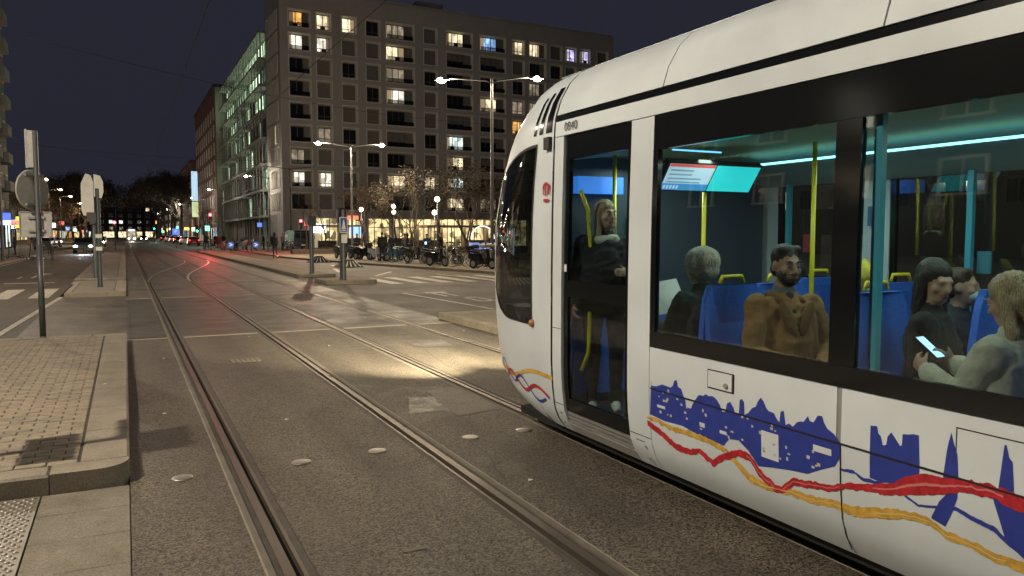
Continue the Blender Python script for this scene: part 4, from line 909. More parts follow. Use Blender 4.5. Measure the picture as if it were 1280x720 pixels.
def win(par, a, c, z0, z1, kind, litm, rc):
    """splayed precast frame, recessed pane, mullions"""
    i, d = .24, .38
    o_ = [(a, -.05, z0), (c, -.05, z0), (c, -.05, z1), (a, -.05, z1)]
    ii = [(a + i, d, z0 + i * .8), (c - i, d, z0 + i * .8), (c - i, d, z1 - i), (a + i, d, z1 - i)]
    e = .1; oo = [(a + e, -.05, z0 + e), (c - e, -.05, z0 + e), (c - e, -.05, z1 - e), (a + e, -.05, z1 - e)]
    bk = [(p[0], .05, p[2]) for p in o_]
    m = MB(); vs = o_ + oo + ii + bk; f = []
    for k in range(4):
        n = (k + 1) % 4; f += [(k, n, 4 + n, 4 + k), (4 + k, 4 + n, 8 + n, 8 + k), (k, 12 + k, 12 + n, n)]
    m.add(vs, f); w = m.build('window', M_surr, par)
    x0, x1, y0, y1 = a + i, c - i, z0 + i * .8, z1 - i
    gx1 = x0 + (x1 - x0) * (.68 if kind in 'wmk' else 1)
    shut = litm is None and (rc[0] * 7 + rc[1] * 5) % 3 != 0
    MB().quad((x0, d + .03, y0), (gx1, d + .03, y0), (gx1, d + .03, y1), (x0, d + .03, y1)).build('pane', litm or (M_shut if shut and kind == 's' else M_dglass), w)
    rw = random.Random(rc[0] * 31 + rc[1] * 7)
    if litm is not None and litm is not L_dim:
        cm = mat('curtain_lit', (.5, .42, .3), .9, emit=.28, ecol=(1, .75, .45)) if rw.random() < .6 else mat('curtain_dim', (.3, .27, .22), .9, emit=.1, ecol=(1, .7, .4))
        f_ = rw.uniform(.15, .4); xa, xb = (x0, x0 + (gx1 - x0) * f_) if rw.random() < .5 else (gx1 - (gx1 - x0) * f_, gx1)
        MB().quad((xa, d + .024, y0), (xb, d + .024, y0), (xb, d + .024, y1), (xa, d + .024, y1)).build('curtain', cm, w)
        if rw.random() < .45:
            xm = x0 + (gx1 - x0) * rw.uniform(.3, .7); MB().box(xm - .35, xm + .3, d + .022, d + .026, y0, y0 + rw.uniform(.3, .7)).build('furniture', M_frame, w)
    elif litm is None and kind != 's' and rw.random() < .5:
        MB().box(x0, gx1, d + .012, d + .026, y1 - (y1 - y0) * rw.uniform(.25, .8), y1).build('shutter', M_shut, w)
    if gx1 < x1: MB().box(gx1, x1, d + .01, d + .05, y0, y1).build('side_panel', M_shut, w)
    n = {'s': 1, 'k': 1, 'm': 2, 'w': 2}[kind]
    mb = MB()
    if not (shut and kind == 's'):
        for k in range(n + 2):
            x = x0 + (gx1 - x0) * k / (n + 1); mb.box(x - .045, x + .045, d - .03, d + .028, y0, y1)
        mb.box(x0, gx1, d - .025, d + .027, y0, y0 + .1); mb.box(x0, gx1, d - .025, d + .027, y1 - .1, y1)
        if kind == 's': mb.box(x0, gx1, d - .02, d + .026, y0 + .42, y0 + .5)
    else:
        for k in range(7): mb.box(x0, x1, d, d + .028, y0 + k * .28, y0 + k * .28 + .03)
    mb.build('mullion', M_frame if not (shut and kind == 's') else M_shut, w)
    if kind in 'wk': MB().box(x0, x1, -.02, .01, y0, y0 + .5).build('balustrade', glass('balustrade_glass', (.45, .45, .45), .05), w)
for ci, (a, c, kd) in enumerate(COLS):
    for r_, z in enumerate(ROWS):
        if z - 1.3 < 4.4: continue
        win(big, a, c, z - 1.18, z + 1.12, kd, LIT.get((r_, ci)), (r_, ci))
# narrow reveals on the street side
sd = MB(); sd.box(.001, .6, .71, 9, 4.4, BH - .03)
for r_, z in enumerate(ROWS):
    for y in (1.3, 2.7, 4.1, 5.5, 6.9):
        wv = MB(); wv.box(-.1, .0, y, y + .14, z - 1.2, z + 1.2).box(-.1, 0, y + .7, y + .84, z - 1.2, z + 1.2).box(-.1, 0, y + .14, y + .7, z + 1.05, z + 1.2)
        wv.quad((-.005, y + .14, z - 1.2), (-.005, y + .7, z - 1.2), (-.005, y + .7, z + 1.05), (-.005, y + .14, z + 1.05), 1)
        wv.build('narrow_window', [M_surr, (L_warm if (r_, y) in ((7, 1.3), (5, 2.7)) else M_dglass)], big)
# ground floor: piers, lit shop windows, fascia
b = MB(); b.box(0, 4.0, .0, 9, 0, 4.4); b.box(0, BW, 3.4, 9, 0, 4.4); b.box(4.0, BW, 0, .5, 3.9, 4.4)
for k in range(13): b.box(7.2 + k * 3.6, 7.6 + k * 3.6, 0, .6, 0, 3.9)
b.build('ground_floor', M_wall, big)
for k in range(13):
    x0, x1 = (7.6 + (k - 1) * 3.6, 7.2 + k * 3.6)
    if k == 0: x0 = 4.0
    o = MB().quad((x0, .9, .1), (x1, .9, .1), (x1, .9, 3.9), (x0, .9, 3.9)).build('shop_window', L_shop if k not in (9, 12) else L_dim, big)
    m = MB()
    for q in range(4): m.box(x0 + (x1 - x0) * q / 3 - .04, x0 + (x1 - x0) * q / 3 + .04, .8, .89, .1, 3.9)
    m.box(x0, x1, .79, .88, 2.7, 2.8); m.build('shop_mullion', M_frame, o)
    if k % 3 != 2: MB().box(x0 + .2, x1 - .2, .6, .75, .1, 1.0 + (k % 2) * .3).build('shop_counter', M_frame, o)
shl = light('shop_light', 'AREA', (24, -.4, 3.6), 260, (1, .74, .36), big, 14, rot=(R(40), 0, 0)); shl.data.shape = 'RECTANGLE'; shl.data.size_y = .6
# illuminated shop signs
sg = thing('shop_sign', 'white glowing square shop sign low on the apartment block corner', 'sign', (22.4, 100.4, 2.6)); MB().box(-.9, .9, -.12, .1, -.6, .6, bev=.03).build('panel', mat('sign_white', (.9, .9, .9), .4, emit=2.4, ecol=(1, .95, .9)), sg)
sg = thing('shop_sign', 'blue and violet lit screen in the shop front', 'sign', (27.3, 100.5, 2.2)); MB().box(-.8, .8, -.1, .1, -.6, .6).build('panel', mat('sign_blue', (.3, .5, 1), .4, emit=1.5, ecol=(.35, .6, 1)), sg)
sg = thing('shop_sign', 'small red lit shop sign above the lit screen', 'sign', (26.9, 100.5, 4.0)); MB().box(-.7, .7, -.1, .1, -.25, .25).build('panel', mat('sign_red', (1, .2, .1), .4, emit=1.4, ecol=(1, .25, .12)), sg)

# ---- office block with green-lit glazing
off = thing('office_block', 'office block with cantilevered floor slabs and green-lit glazing', 'building', (18.2, 110.2, 0))
M_oslab = mat('office_slab', (.2, .2, .18), .8, var=.1, vscale=.5); M_odark = mat('office_dark', (.05, .05, .05), .7)
OL, FH, NF = 50, 3.55, 7
MB().box(.25, 14, 0, OL, 0, 4.2 + NF * FH).build('core', M_odark, off)
for k in range(NF + 1): MB().box(-1.3, .4, 0, OL, 4.1 + k * FH, 4.1 + k * FH + .32).build('floor_slab', M_oslab, off)
NB = 18; bw = OL / NB
for k in range(NF):
    z = 4.42 + k * FH
    for q in range(NB):
        y = q * bw
        rr = random.random(); lit = (k >= 5 and rr < .85) or (k == 4 and rr < .55) or (k in (2, 3) and rr < .4 and q > 4) or rr < .12
        m = L_green if lit else (L_green2 if rr > .75 else M_dglass)
        w = MB().quad((.2, y + .25, z), (.2, y + bw - .15, z), (.2, y + bw - .15, z + FH - .45), (.2, y + .25, z + FH - .45)).build('window', m, off)
        mb = MB()
        mb.box(-1.12, -1.0, y + .1, y + .2, z, z + FH - .32)
        for t_ in (0, .5): mb.box(.08, .19, y + .12 + t_ * bw, y + .25 + t_ * bw, z, z + FH - .32)
        mb.box(.1, .19, y + .25, y + bw - .15, z + 1.0, z + 1.1)
        mb.build('fin', M_oslab, w)
for q in range(NB):
    MB().box(-.3, .24, q * bw, q * bw + .5, 0, 4.1).build('pier', M_oslab, off)
    if q % 4 == 1: MB().quad((.2, q * bw + .6, .2), (.2, q * bw + bw - .1, .2), (.2, q * bw + bw - .1, 3.6), (.2, q * bw + .6, 3.6)).build('lobby_window', lit_window('lit_teal', (.35, .9, .95), .9) if q < 3 else L_dim, off)

def block(name, label, x0, x1, y0, y1, h, face, m, fh=3.1, bay=4, lit=.15, mats=(None,), base=4.0, ww=1.6, wh=1.6, proud=.12, balcony=False, roof=True, surr=None, shops=0):
    """a plainer block: face is the side towards the street ('-x','+x','-y')"""
    t = thing(name, label, 'building', ((x0 + x1) / 2, (y0 + y1) / 2, 0)); cx, cy = (x0 + x1) / 2, (y0 + y1) / 2
    MB().box(x0 - cx, x1 - cx, y0 - cy, y1 - cy, 0, h).build('wall', m, t)
    if roof: MB().box(x0 - cx - .3, x1 - cx + .3, y0 - cy - .3, y1 - cy + .3, h, h + .4).build('roof', M_odark, t)
    L_ = (y1 - y0) if 'x' in face else (x1 - x0); n = max(1, int(L_ / bay)); nf = int((h - base - .6) / fh)
    for f in range(nf):
        for k in range(n):
            c = (k + .5) * L_ / n; z = base + f * fh
            rr = random.random(); gm = random.choice(mats) if rr < lit and mats[0] else M_dglass
            mb = MB()
            def P(u, d, zz):
                if face == '-x': return (x0 - cx - d, y0 - cy + u, zz)
                if face == '+x': return (x1 - cx + d, y0 - cy + u, zz)
                return (x0 - cx + u, y0 - cy - d, zz)
            a, e = c - ww / 2, c + ww / 2
            mb.quad(P(a, .02, z), P(e, .02, z), P(e, .02, z + wh), P(a, .02, z + wh), 1)
            for ua, ub, za, zb_ in ((a - .12, a, z, z + wh), (e, e + .12, z, z + wh), (a - .12, e + .12, z + wh, z + wh + .12), (a - .2, e + .2, z - .12, z), (c - .04, c + .04, z, z + wh)):
                q = [P(u, d, zz) for zz in (za, zb_) for d in (.0, proud) for u in (ua, ub)]
                mb.add(q, [(0, 2, 3, 1), (4, 5, 7, 6), (0, 1, 5, 4), (2, 6, 7, 3), (0, 4, 6, 2), (1, 3, 7, 5)])
            mb.build('window', [surr or M_surr, gm], t)
    for k in range(shops):
        c = (k + .5) * L_ / shops; w_ = L_ / shops * .38; gm = random.choice((L_shop, L_cool, L_warm, L_wht, L_amb, M_dglass, L_blue))
        mb = MB(); mb.quad(P(c - w_, .03, .3), P(c + w_, .03, .3), P(c + w_, .03, 3.2), P(c - w_, .03, 3.2), 1)
        for ua, ub in ((c - w_ - .2, c - w_), (c + w_, c + w_ + .2), (c - .06, c + .06)):
            q = [P(u, d, zz) for zz in (.1, 3.3) for d in (.0, .15) for u in (ua, ub)]; mb.add(q, [(0, 2, 3, 1), (4, 5, 7, 6), (0, 1, 5, 4), (2, 6, 7, 3), (0, 4, 6, 2), (1, 3, 7, 5)])
        mb.build('shop_window', [M_odark, gm], t)
    if balcony:
        for f in range(nf + 1):
            z = base + f * fh - .45
            mb = MB()
            for k in range(0, n, 2):
                c = (k + .5) * L_ / n; pts = [(c - 2.2, 0), (c - 2.2, .7), (c - 1.8, 1.1), (c + 1.8, 1.1), (c + 2.2, .7), (c + 2.2, 0)]
                pp = [(x1 - cx + d, y0 - cy + u) for u, d in pts]; mb = MB(); mb.prism(pp, 'z', z, z + .22)
                s_ = mb.build('balcony', M_oslab, t)
                r2 = MB(); ring = [(x1 - cx + d, y0 - cy + u) for u, d in pts]
                for (xa, ya), (xb, yb) in zip(ring, ring[1:]): r2.add([(xa, ya, z + .22), (xb, yb, z + .22), (xb, yb, z + 1.15), (xa, ya, z + 1.15)], [(0, 1, 2, 3)])
                r2.build('parapet', M_oslab, s_)
    return t
M_brick = mat('brick_dark', (.16, .075, .055), .85, var=.2, vscale=.8); M_greenlit = mat('green_lit_render', (.3, .32, .27), .85, var=.1, vscale=.5); M_darkr = mat('dark_render', (.05, .047, .045), .85, var=.15, vscale=.4)
bb = block('brick_block', 'dark red brick block with narrow windows beyond the green-lit offices', 16.4, 32, 162, 208, 30.5, '-x', M_brick, 3.4, 5, .06, (L_dim, L_warm), ww=1.2, wh=2.2, shops=9)
MB().box(-7.7, -5.0, -23.15, -23.02, 0, 30.4).build('green_lit_gable', M_greenlit, bb)  # green light from the offices put into the gable colour
block('town_house', 'lower brick house beyond the dark red brick block', 15.5, 30, 210, 248, 20, '-x', M_brick, 3.2, 4, .15, (L_warm, L_dim), shops=6)
block('town_house', 'distant dark house on the right of the avenue with a few lit windows', 14.8, 30, 250, 310, 16, '-x', M_darkr, 3.2, 4, .2, (L_warm, L_cool), shops=8)
block('town_house', 'farthest low house on the right of the avenue', 14.3, 30, 312, 418, 12, '-x', M_darkr, 3.2, 5, .2, (L_warm, L_cool), shops=10)
block('balcony_block', 'tall block with rounded balconies at the left pavement', -30, -12.6, 62, 113, 32, '+x', mat('grey_render', (.09, .09, .088), .8, var=.1, vscale=.4), 3.2, 4.2, .12, (L_dim, L_cool), balcony=True, shops=8)
block('town_house', 'dark house beyond the balcony block', -46, -27, 118, 180, 17, '+x', M_darkr, 3.2, 4.5, .1, (L_warm, L_dim), shops=8)
block('town_house', 'low dark house far along the left pavement', -46, -25, 182, 260, 13, '+x', M_darkr, 3.2, 5, .1, (L_warm, L_cool), shops=9)
block('town_house', 'farthest low house on the left pavement', -44, -22, 262, 410, 11, '+x', M_darkr, 3.2, 7, .12, (L_warm, L_cool), shops=14)
block('terminus_house', 'dark low house closing the far end of the avenue behind the trees', -60, -4, 432, 450, 15, '-y', M_darkr, 3.2, 4, .22, (L_warm, L_cool, L_wht), shops=9)
block('terminus_house', 'dark taller house closing the far end of the avenue beyond the tracks', -3.6, 70, 436, 452, 19, '-y', M_darkr, 3.2, 4, .22, (L_warm, L_cool, L_amb), shops=12)
block('corner_house', 'dark house across the side street left of the island', -40, -20, -40, 38, 19, '+x', M_darkr, 3.2, 4.4, .22, (L_warm, L_wht, L_cool))
block('plaza_house', 'dark apartment house seen through the tram windows across the plaza', 54, 68, -30, 78, 19, '-x', M_darkr, 3.1, 3.0, .3, (L_warm, L_wht, L_cool, L_wht), surr=M_odark)

# ================================================================== TREES
M_bark = mat('bark', (.075, .06, .045), .9, var=.3, vscale=10, bump=.5, bscale=30); M_barkp = mat('plane_bark', (.25, .19, .12), .9, var=.4, vscale=4)
M_leaf = mat('dry_leaf', (.034, .022, .007), .7, var=.4, vscale=3); M_leafd = mat('dark_leaf', (.022, .02, .012), .7, var=.4, vscale=3)
def tree_mesh(seed, h, spread, leaf_n, leafm, bark, trunk_r=.14, levels=5, first=.3):
    rn = random.Random(seed); T = MB(); Cc = MB(); tips = []
    def grow(p, d, L, r_, lv):
        n = 3 if lv < 2 else 2; pts = [p]; rs = [r_]
        for k in range(n):
            d = (d + Vector((rn.gauss(0, .12), rn.gauss(0, .12), .06))).normalized(); pts.append(pts[-1] + d * L / n); rs.append(r_ * (1 - .45 * (k + 1) / n))
        (T if lv == 0 else Cc).tube(pts, rs, 7 if lv == 0 else 4 if lv < 3 else 3, cap=False)
        if lv >= 2: tips.append(pts[-1]); tips.append(pts[-2])
        if lv >= levels: return
        for k in range(4 if lv < 2 else 3):
            q = pts[-1] if k < 2 else pts[-2].lerp(pts[-1], rn.random())
            ang = rn.uniform(0, 2 * PI); til = rn.uniform(.3, .85) * spread
            a = d.orthogonal().normalized(); bq = d.cross(a); nd = (d * math.cos(til) + (a * math.cos(ang) + bq * math.sin(ang)) * math.sin(til)).normalized()
            grow(q, nd, L * rn.uniform(.6, .8), rs[-1] * .72, lv + 1)
    grow(Vector((0, 0, 0)), Vector((0, 0, 1)), h * first, trunk_r, 0)
    if leaf_n:
        for k in range(leaf_n):
            p = rn.choice(tips) + Vector((rn.gauss(0, .22), rn.gauss(0, .22), rn.gauss(0, .2))); s_ = rn.uniform(.05, .11)
            a = Vector((rn.gauss(0, 1), rn.gauss(0, 1), rn.gauss(0, 1))).normalized(); c = a.orthogonal().normalized()
            Cc.add([p - a * s_, p + c * s_ * .6, p + a * s_, p - c * s_ * .6], [(0, 1, 2, 3)], 1)
    return T.mesh('trunk', bark, True), Cc.mesh('crown', [bark, leafm], True)
protos = [tree_mesh(3, 10, .9, 1300, M_leaf, M_bark), tree_mesh(8, 10, .8, 700, M_leafd, M_bark), tree_mesh(21, 10, .85, 0, M_leaf, M_bark), tree_mesh(5, 9, 1.05, 1600, M_leaf, M_barkp, .2), tree_mesh(13, 10, 1.0, 9000, mat('night_leaf', (.03, .024, .016), .7, var=.4, vscale=2), M_bark, .2)]
def tree(i, x, y, s, rz, label, z=.11, group=None):
    t = thing('tree', label, 'tree', (x, y, z), rz, group); t.scale = (s, s, s)
    link('trunk', protos[i][0], t); link('crown', protos[i][1], t)
PLT = {0: 'plaza tree with dry golden leaves before the lit shop fronts', 1: 'dark nearly bare plaza tree before the lit shop fronts', 3: 'pale-barked plaza tree with scattered dry leaves near the light arch'}
for i, x, y, s, z in ((0, 20.9, 59, .82, 1), (1, 24.1, 55.5, .9, 2), (0, 26.8, 62, .9, 3), (1, 22.4, 66, .85, 5), (3, 28.5, 54, .85, 1.4), (1, 31, 64, .9, 2.2), (0, 18.2, 66, .7, 4), (1, 25, 88, 1.0, .5), (0, 29.5, 90, 1.0, 1.9), (1, 34, 88, 1.0, 3.3), (0, 38.5, 90, 1.0, 4.4), (1, 43, 86, 1.0, 5.6), (0, 34, 72, .9, 2.7)):
    tree(i, x, y, s, z, PLT[i], group='plaza trees, kind %d' % i)
for i, x, y, s, z in ((2, 16.6, 80, .85, .3), (2, 19.6, 84, .8, 2), (2, 22, 78, .85, 4)):
    tree(i, x, y, s, z, 'bare slender tree in front of the taupe apartment block', group='bare trees by the apartment block')
for k, (x, y, s) in enumerate(((14.5, 118, .9), (14.3, 132, .95), (14.2, 147, 1), (14, 163, 1.05), (14, 180, 1.1), (13.8, 198, 1.2), (13.6, 218, 1.3))):
    tree(2, x, y, s, k * 1.3, 'bare street tree along the green-lit offices', group='bare trees along the offices')
for k, (x, y, s) in enumerate(((-13.4, 122, 1.1), (-13.2, 138, 1.15), (-13.5, 156, 1.15), (-13.2, 176, 1.2), (-13.3, 198, 1.2), (-13.2, 222, 1.2))):
    tree(3, x, y, s, k * 1.7, 'bare street tree lit orange along the left pavement', .12, 'bare trees along the left pavement')
for k, (x, y, s) in enumerate(((12.4, 205, 1.95), (12.2, 226, 2.21), (12.0, 248, 2.34), (11.8, 272, 2.47), (11.6, 300, 2.60), (11.4, 335, 2.86), (-10.5, 236, 2.21), (-10.2, 262, 2.34), (-10, 292, 2.47), (-10, 330, 2.73), (-9.6, 370, 2.99), (11.2, 372, 2.99))):
    tree(4, x, y, s, k * 2.1, 'tall dark leafy tree far down the avenue on the %s side' % ('office' if x > 0 else 'balcony block'), 0, 'tall trees far down the %s side' % ('office' if x > 0 else 'balcony block'))

# ================================================================== STREET LAMPS
M_lens = mat('lamp_lens', (1, .9, .7), .3, emit=60, ecol=(1, .78, .48)); M_lensw = mat('lamp_lens_white', (1, .95, .85), .3, emit=40, ecol=(1, .86, .66)); M_lensoff = mat('lamp_lens_off', (.3, .3, .3), .2)
def street_lamp(x, y, h, arms, label, pole=None, z0=.0, power=900, col=WARM, pr=.09, group=None):
    t = thing('street_lamp', label, 'street lamp', (x, y, z0), 0, group)
    m = pole or M_pole
    MB().lathe([(pr * 1.7, 0), (pr * 1.7, .02), (pr * 1.25, .05), (pr * 1.2, 1.1), (pr, 1.18), (pr * .7, h)], n=14).build('post', m, t, True, sharp=40)
    for dx, dy, lit, pw in arms:
        L = math.hypot(dx, dy); ux, uy = dx / L, dy / L
        a = MB().tube([(0, 0, h - .25), (ux * .3, uy * .3, h - .1), (dx * .75, dy * .75, h + .08), (dx, dy, h + .1)], [.05, .045, .04, .035], 8).build('arm', m, t, True)
        ang = math.atan2(uy, ux)
        MB().obox((dx + ux * .25, dy + uy * .25, h + .1), (.7, .26, .09), (0, 0, ang), taper=.8).build('lamp_head', m, a)
        lm = M_lensoff if not lit else (M_lensw if lit == 2 else M_lens)
        MB().ball((dx + ux * .28, dy + uy * .28, h + .05), (.24, .15, .13), 14, 8).build('lens', lm, a, True)
        if lit: light('lamp_light', 'POINT', (dx + ux * .28, dy + uy * .28, h - .12), pw * power, col if lit == 1 or col == WARM2 else NEUT, t, .12)
    return t
street_lamp(16.4, 35, 9.35, [(-1.75, 1.6, 1, 1.0), (1.9, -.6, 2, .8)], 'tall double-armed street lamp on the plaza edge beside the tram nose', None, .11, 2700, WARM2)
street_lamp(16.2, 60.8, 8.75, [(-2.2, .4, 1, 1), (2.1, -.4, 2, .7)], 'double-armed street lamp on the plaza before the taupe apartment block', None, .11, 5500, WARM2)
street_lamp(17.2, 106, 9.2, [(-2.6, 0, 1, 1)], 'single-armed lit street lamp at the office block corner', None, .11, 1800)
street_lamp(17.4, 92.6, 9.4, [(-2.3, .6, 0, 0), (2.2, -.6, 0, 0)], 'unlit double-armed street lamp on a dark post', M_poled, .11)
street_lamp(-6.95, 58.2, 9.3, [(-.7, 0, 1, 1)], 'street lamp at the left pavement beside the balcony block', None, .12, 500)
street_lamp(-8.6, 6.0, 8.8, [(2.0, 0, 1, 1)], 'street lamp on the left kerb level with the paved island', None, 0, 6000)
street_lamp(-7.2, 28.0, 8.8, [(2.0, 0, 1, 1)], 'street lamp on the left kerb level with the left zebra crossing', None, 0, 2600)
street_lamp(-2.6, -13, 9.2, [(2.0, .6, 1, 1)], 'street lamp on the median behind the tactile plate', None, 0, 2400)
street_lamp(11.5, 4.0, 9.2, [(-2.0, 0, 1, 1)], 'street lamp on the refuge behind the tram', None, .0, 700)
for k, (x, y) in enumerate(((-11.6, 128), (-11.6, 156), (-11.6, 183), (-11.6, 222), (-11.5, 255), (-11.4, 300))):  # nearest two lamps are added to light the bare trees
    street_lamp(x, y, 9.4, [(1.6, 0, 1, 1)], 'distant street lamp in the row along the left pavement', None, .12, 2600, (1, .66, .36), group='distant lamps along the left pavement')
for k, (x, y) in enumerate(((14.8, 136), (14.6, 168), (14.4, 205), (13.5, 250), (13.0, 300))):
    street_lamp(x, y, 9.0, [(-2.0, 0, 2, 1)], 'distant street lamp in the row along the office pavement', None, .11, 1500, group='distant lamps along the office pavement')
def globe(x, y, h, label, two=False):
    t = thing('globe_lamp', label, 'globe lamp', (x, y, .11)); MB().lathe([(.07, 0), (.06, .4), (.035, h)], n=10).build('post', M_poled, t, True)
    g = mat('globe_glow', (1, .9, .7), .4, emit=5, ecol=(1, .9, .68))
    MB().ball((0, 0, h + .2), .22, 16, 12).build('globe', g, t, True)
    if two: MB().ball((.03, 0, h - .35), .2, 16, 12).build('globe', g, t, True)
    light('globe_light', 'POINT', (0, -.3, h + .2), 350, (1, .85, .6), t, .2)
globe(22.5, 58.4, 4.3, 'large white globe lamp before the canopy'); globe(20.6, 73.9, 3.9, 'single white globe lamp beside the blue-signed post'); globe(23.4, 72.5, 4.2, 'pair of white globes on one slim post', True)
globe(24.4, 64, 3.4, 'small white globe lamp under the plaza trees')

# ================================================================== SIGNALS AND SIGNS
E_red = mat('signal_red', (1, .05, .03), .3, emit=45, ecol=(1, .03, .04)); E_grn = mat('signal_green', (.05, 1, .6), .3, emit=12, ecol=(.02, 1, .6)); E_off = mat('signal_off', (.02, .02, .02), .2)
def signal(x, y, h, label, on='red', z0=.14, post=None, rz=0, glow=0, hh=.95):
    t = thing('traffic_signal', label, 'traffic signal', (x, y, z0), rz)
    MB().lathe([(.09, 0), (.085, .02), (.06, .04), (.055, h)], n=12).build('post', post or M_poled, t, True, sharp=40)
    hd = MB().box(-.15, .15, -.2, .08, h - hh, h, bev=.03).build('signal_head', M_black, t)
    for k, c in enumerate(('red', 'amber', 'green')):
        z = h - .17 - k * (hh - .3) / 2
        MB().ball((0, -.2, z), (.135, .06, .135), 12, 8).build('lens', {'red': E_red, 'green': E_grn}[c] if c == on else E_off, hd, True)
        v = MB(); v.grid([[(.12 * math.cos(q), -.2 - d, z + .12 * math.sin(q)) for q in np.linspace(-.2, PI + .2, 9)] for d in (0, .14)]); v.build('visor', M_black, hd)
    if glow: light('signal_light', 'SPOT', (0, -.45, h - .17 if on == 'red' else h - hh + .15), glow, (1, .05, .04) if on == 'red' else (.1, 1, .6), t, .1, 130, .6, (R(-76), 0, 0))
    return t
signal(8.25, 89, 3.95, 'red traffic signal on the far kerbed strip beside the tracks', 'red', .11, glow=2800)
signal(7.55, 89, 2.6, 'short unlit signal post next to the far red signal', None, .11)
signal(16.3, 81.5, 3.25, 'red traffic signal beside the dark van', 'red', .11, glow=1200)
signal(9.4, 121, 3.1, 'green traffic signal beside the blue square sign', 'green', 0, glow=150)
signal(5.9, 190, 3.9, 'distant green traffic signal by the tracks', 'green', 0, glow=200)
signal(-.95, 92.5, 3.1, 'small signal post on the far island showing red', 'red', .14)
signal(-5.8, 78, 2.6, 'pedestrian signal glowing green at the left pavement', 'green', .12)
signal(7.1, 27.9 + .35, 2.62, 'grey post with dark signal head and blue square sign on the small island', None, .14, M_pole, hh=.55)
# signal seen from behind with white cover
t = thing('traffic_signal', 'traffic signal seen from behind with a pale backing shroud on the short island', 'traffic signal', (-.74, 27.7, .14))
MB().lathe([(.1, 0), (.09, .02), (.075, .05), (.075, 3.1)], n=14).build('post', mat('blue_grey_post', (.05, .065, .075), .4, .3), t, True, sharp=40)
sh = MB().prism([(-.45, 2.45), (-.4, 2.25), (-.1, 2.25), (-.1, 3.3), (-.16, 3.5), (-.3, 3.56), (-.44, 3.25)], 'y', -.06, .02).build('shroud', M_white, t)
MB().prism([(-.085, 2.85), (.12, 2.8), (.18, 3.0), (.17, 3.32), (.1, 3.5), (-.085, 3.54)], 'y', -.05, .03).build('shroud', M_white, t)
MB().box(-.36, -.05, .03, .3, 2.35, 3.45, bev=.03).build('signal_head', M_black, t)
MB().obox((-.18, -.05, 2.2), (.26, .12, .3)).build('bracket', M_black, t)
for z in (1.15, 1.55): MB().box(-.09, .09, -.09, -.07, z, z + .12).build('sticker', M_white, t)
t = thing('signal_post', 'slim grey post standing behind the shrouded traffic signal', 'post', (-1.04, 33.6, .14))
MB().lathe([(.09, 0), (.075, .04), (.07, 2.6)], n=12).build('post', M_pole, t, True); MB().box(-.14, .14, -.1, .1, 2.05, 2.6, bev=.03).build('signal_box', M_black, t)
# sign post on the paved island: backs of three signs
t = thing('sign_post', 'grey post carrying the backs of a round, a square and a narrow sign', 'sign post', (-1.23, 14.45, .14))
MB().lathe([(.05, 0), (.048, .02), (.04, .03), (.04, 3.3)], n=14).build('post', M_pole, t, True, sharp=40)
MB().tube([(0, 0, 0), (0, 0, 1.5)], .046, 14).build('post_sleeve', M_pole, t, True)
M_sback = mat('sign_back', (.42, .41, .38), .5, 0, var=.15, vscale=8, rvar=.1)
rs = MB(); rs.lathe([(.318, -.012), (.325, -.006), (.325, .012), (.318, .016)], (-.03, .055, 2.36), 36, axis='y'); rd = rs.build('round_sign', M_sback, t, True, sharp=40); rd.rotation_euler.z = R(52)
for z in (2.13, 2.6): MB().box(-.2, .15, .0, .05, z - .02, z + .02).build('clamp', M_galv, rd)
sq = MB().box(-.26, .18, .045, .06, 1.62, 2.02).build('square_sign', M_sback, t); MB().box(-.265, -.25, .03, .062, 1.615, 2.025).box(.17, .185, .03, .062, 1.615, 2.025).box(-.25, .17, .03, .062, 2.01, 2.025).box(-.25, .17, .03, .062, 1.615, 1.63).build('sign_rim', M_galv, sq)
for z in (1.72, 1.93): MB().box(-.14, .08, .005, .044, z - .02, z + .02).build('clamp', M_galv, sq)
MB().box(-.13, -.03, -.03, .05, 2.72, 3.3, bev=.01).build('narrow_sign', M_sback, t); MB().box(-.135, -.115, -.04, .06, 2.71, 3.31).build('narrow_sign_rim', M_galv, t)
t = thing('stop_flag', 'stop post with flag panel standing on the island edge beside the carriageway', 'sign post', (-1.62, 6.75, .14))
MB().lathe([(.06, 0), (.05, .03), (.045, 2.5)], n=12).build('post', M_pole, t, True, sharp=40); MB().box(-.02, .02, -.36, .3, 1.35, 1.75).build('timetable', M_sback, t); MB().box(-.02, .02, .0, .5, 2.1, 2.5).build('flag', M_sback, t)
# signal box post and blue sign post
t = thing('signal_box_post', 'grey post topped by a dark square tram signal box', 'tram signal', (7.07, 33.15, .14))
MB().lathe([(.13, 0), (.11, .02), (.1, .05), (.09, 2.1)], n=14).build('post', M_pole, t, True, sharp=40); MB().box(-.18, .18, -.16, .16, 2.05, 2.42, bev=.03).build('signal_box', M_black, t)
MB().box(.1, .24, -.14, -.1, 1.1, 1.45).build('plate', M_white, t)
t = thing('pedestrian_sign', 'blue square sign with white pictogram and small white plate on a grey post', 'sign', (7.08, 27.8, .14))
MB().lathe([(.1, 0), (.08, .05), (.075, 2.55)], n=14).build('post', M_pole, t, True, sharp=40)
s_ = MB().box(-.16, .12, -.13, -.1, 1.72, 2.28).build('sign_panel', M_white, t)
MB().quad((-.14, -.134, 1.75), (.1, -.134, 1.75), (.1, -.134, 2.25), (-.14, -.134, 2.25)).build('blue_field', mat('sign_blue_paint', (.015, .05, .3), .4), s_)
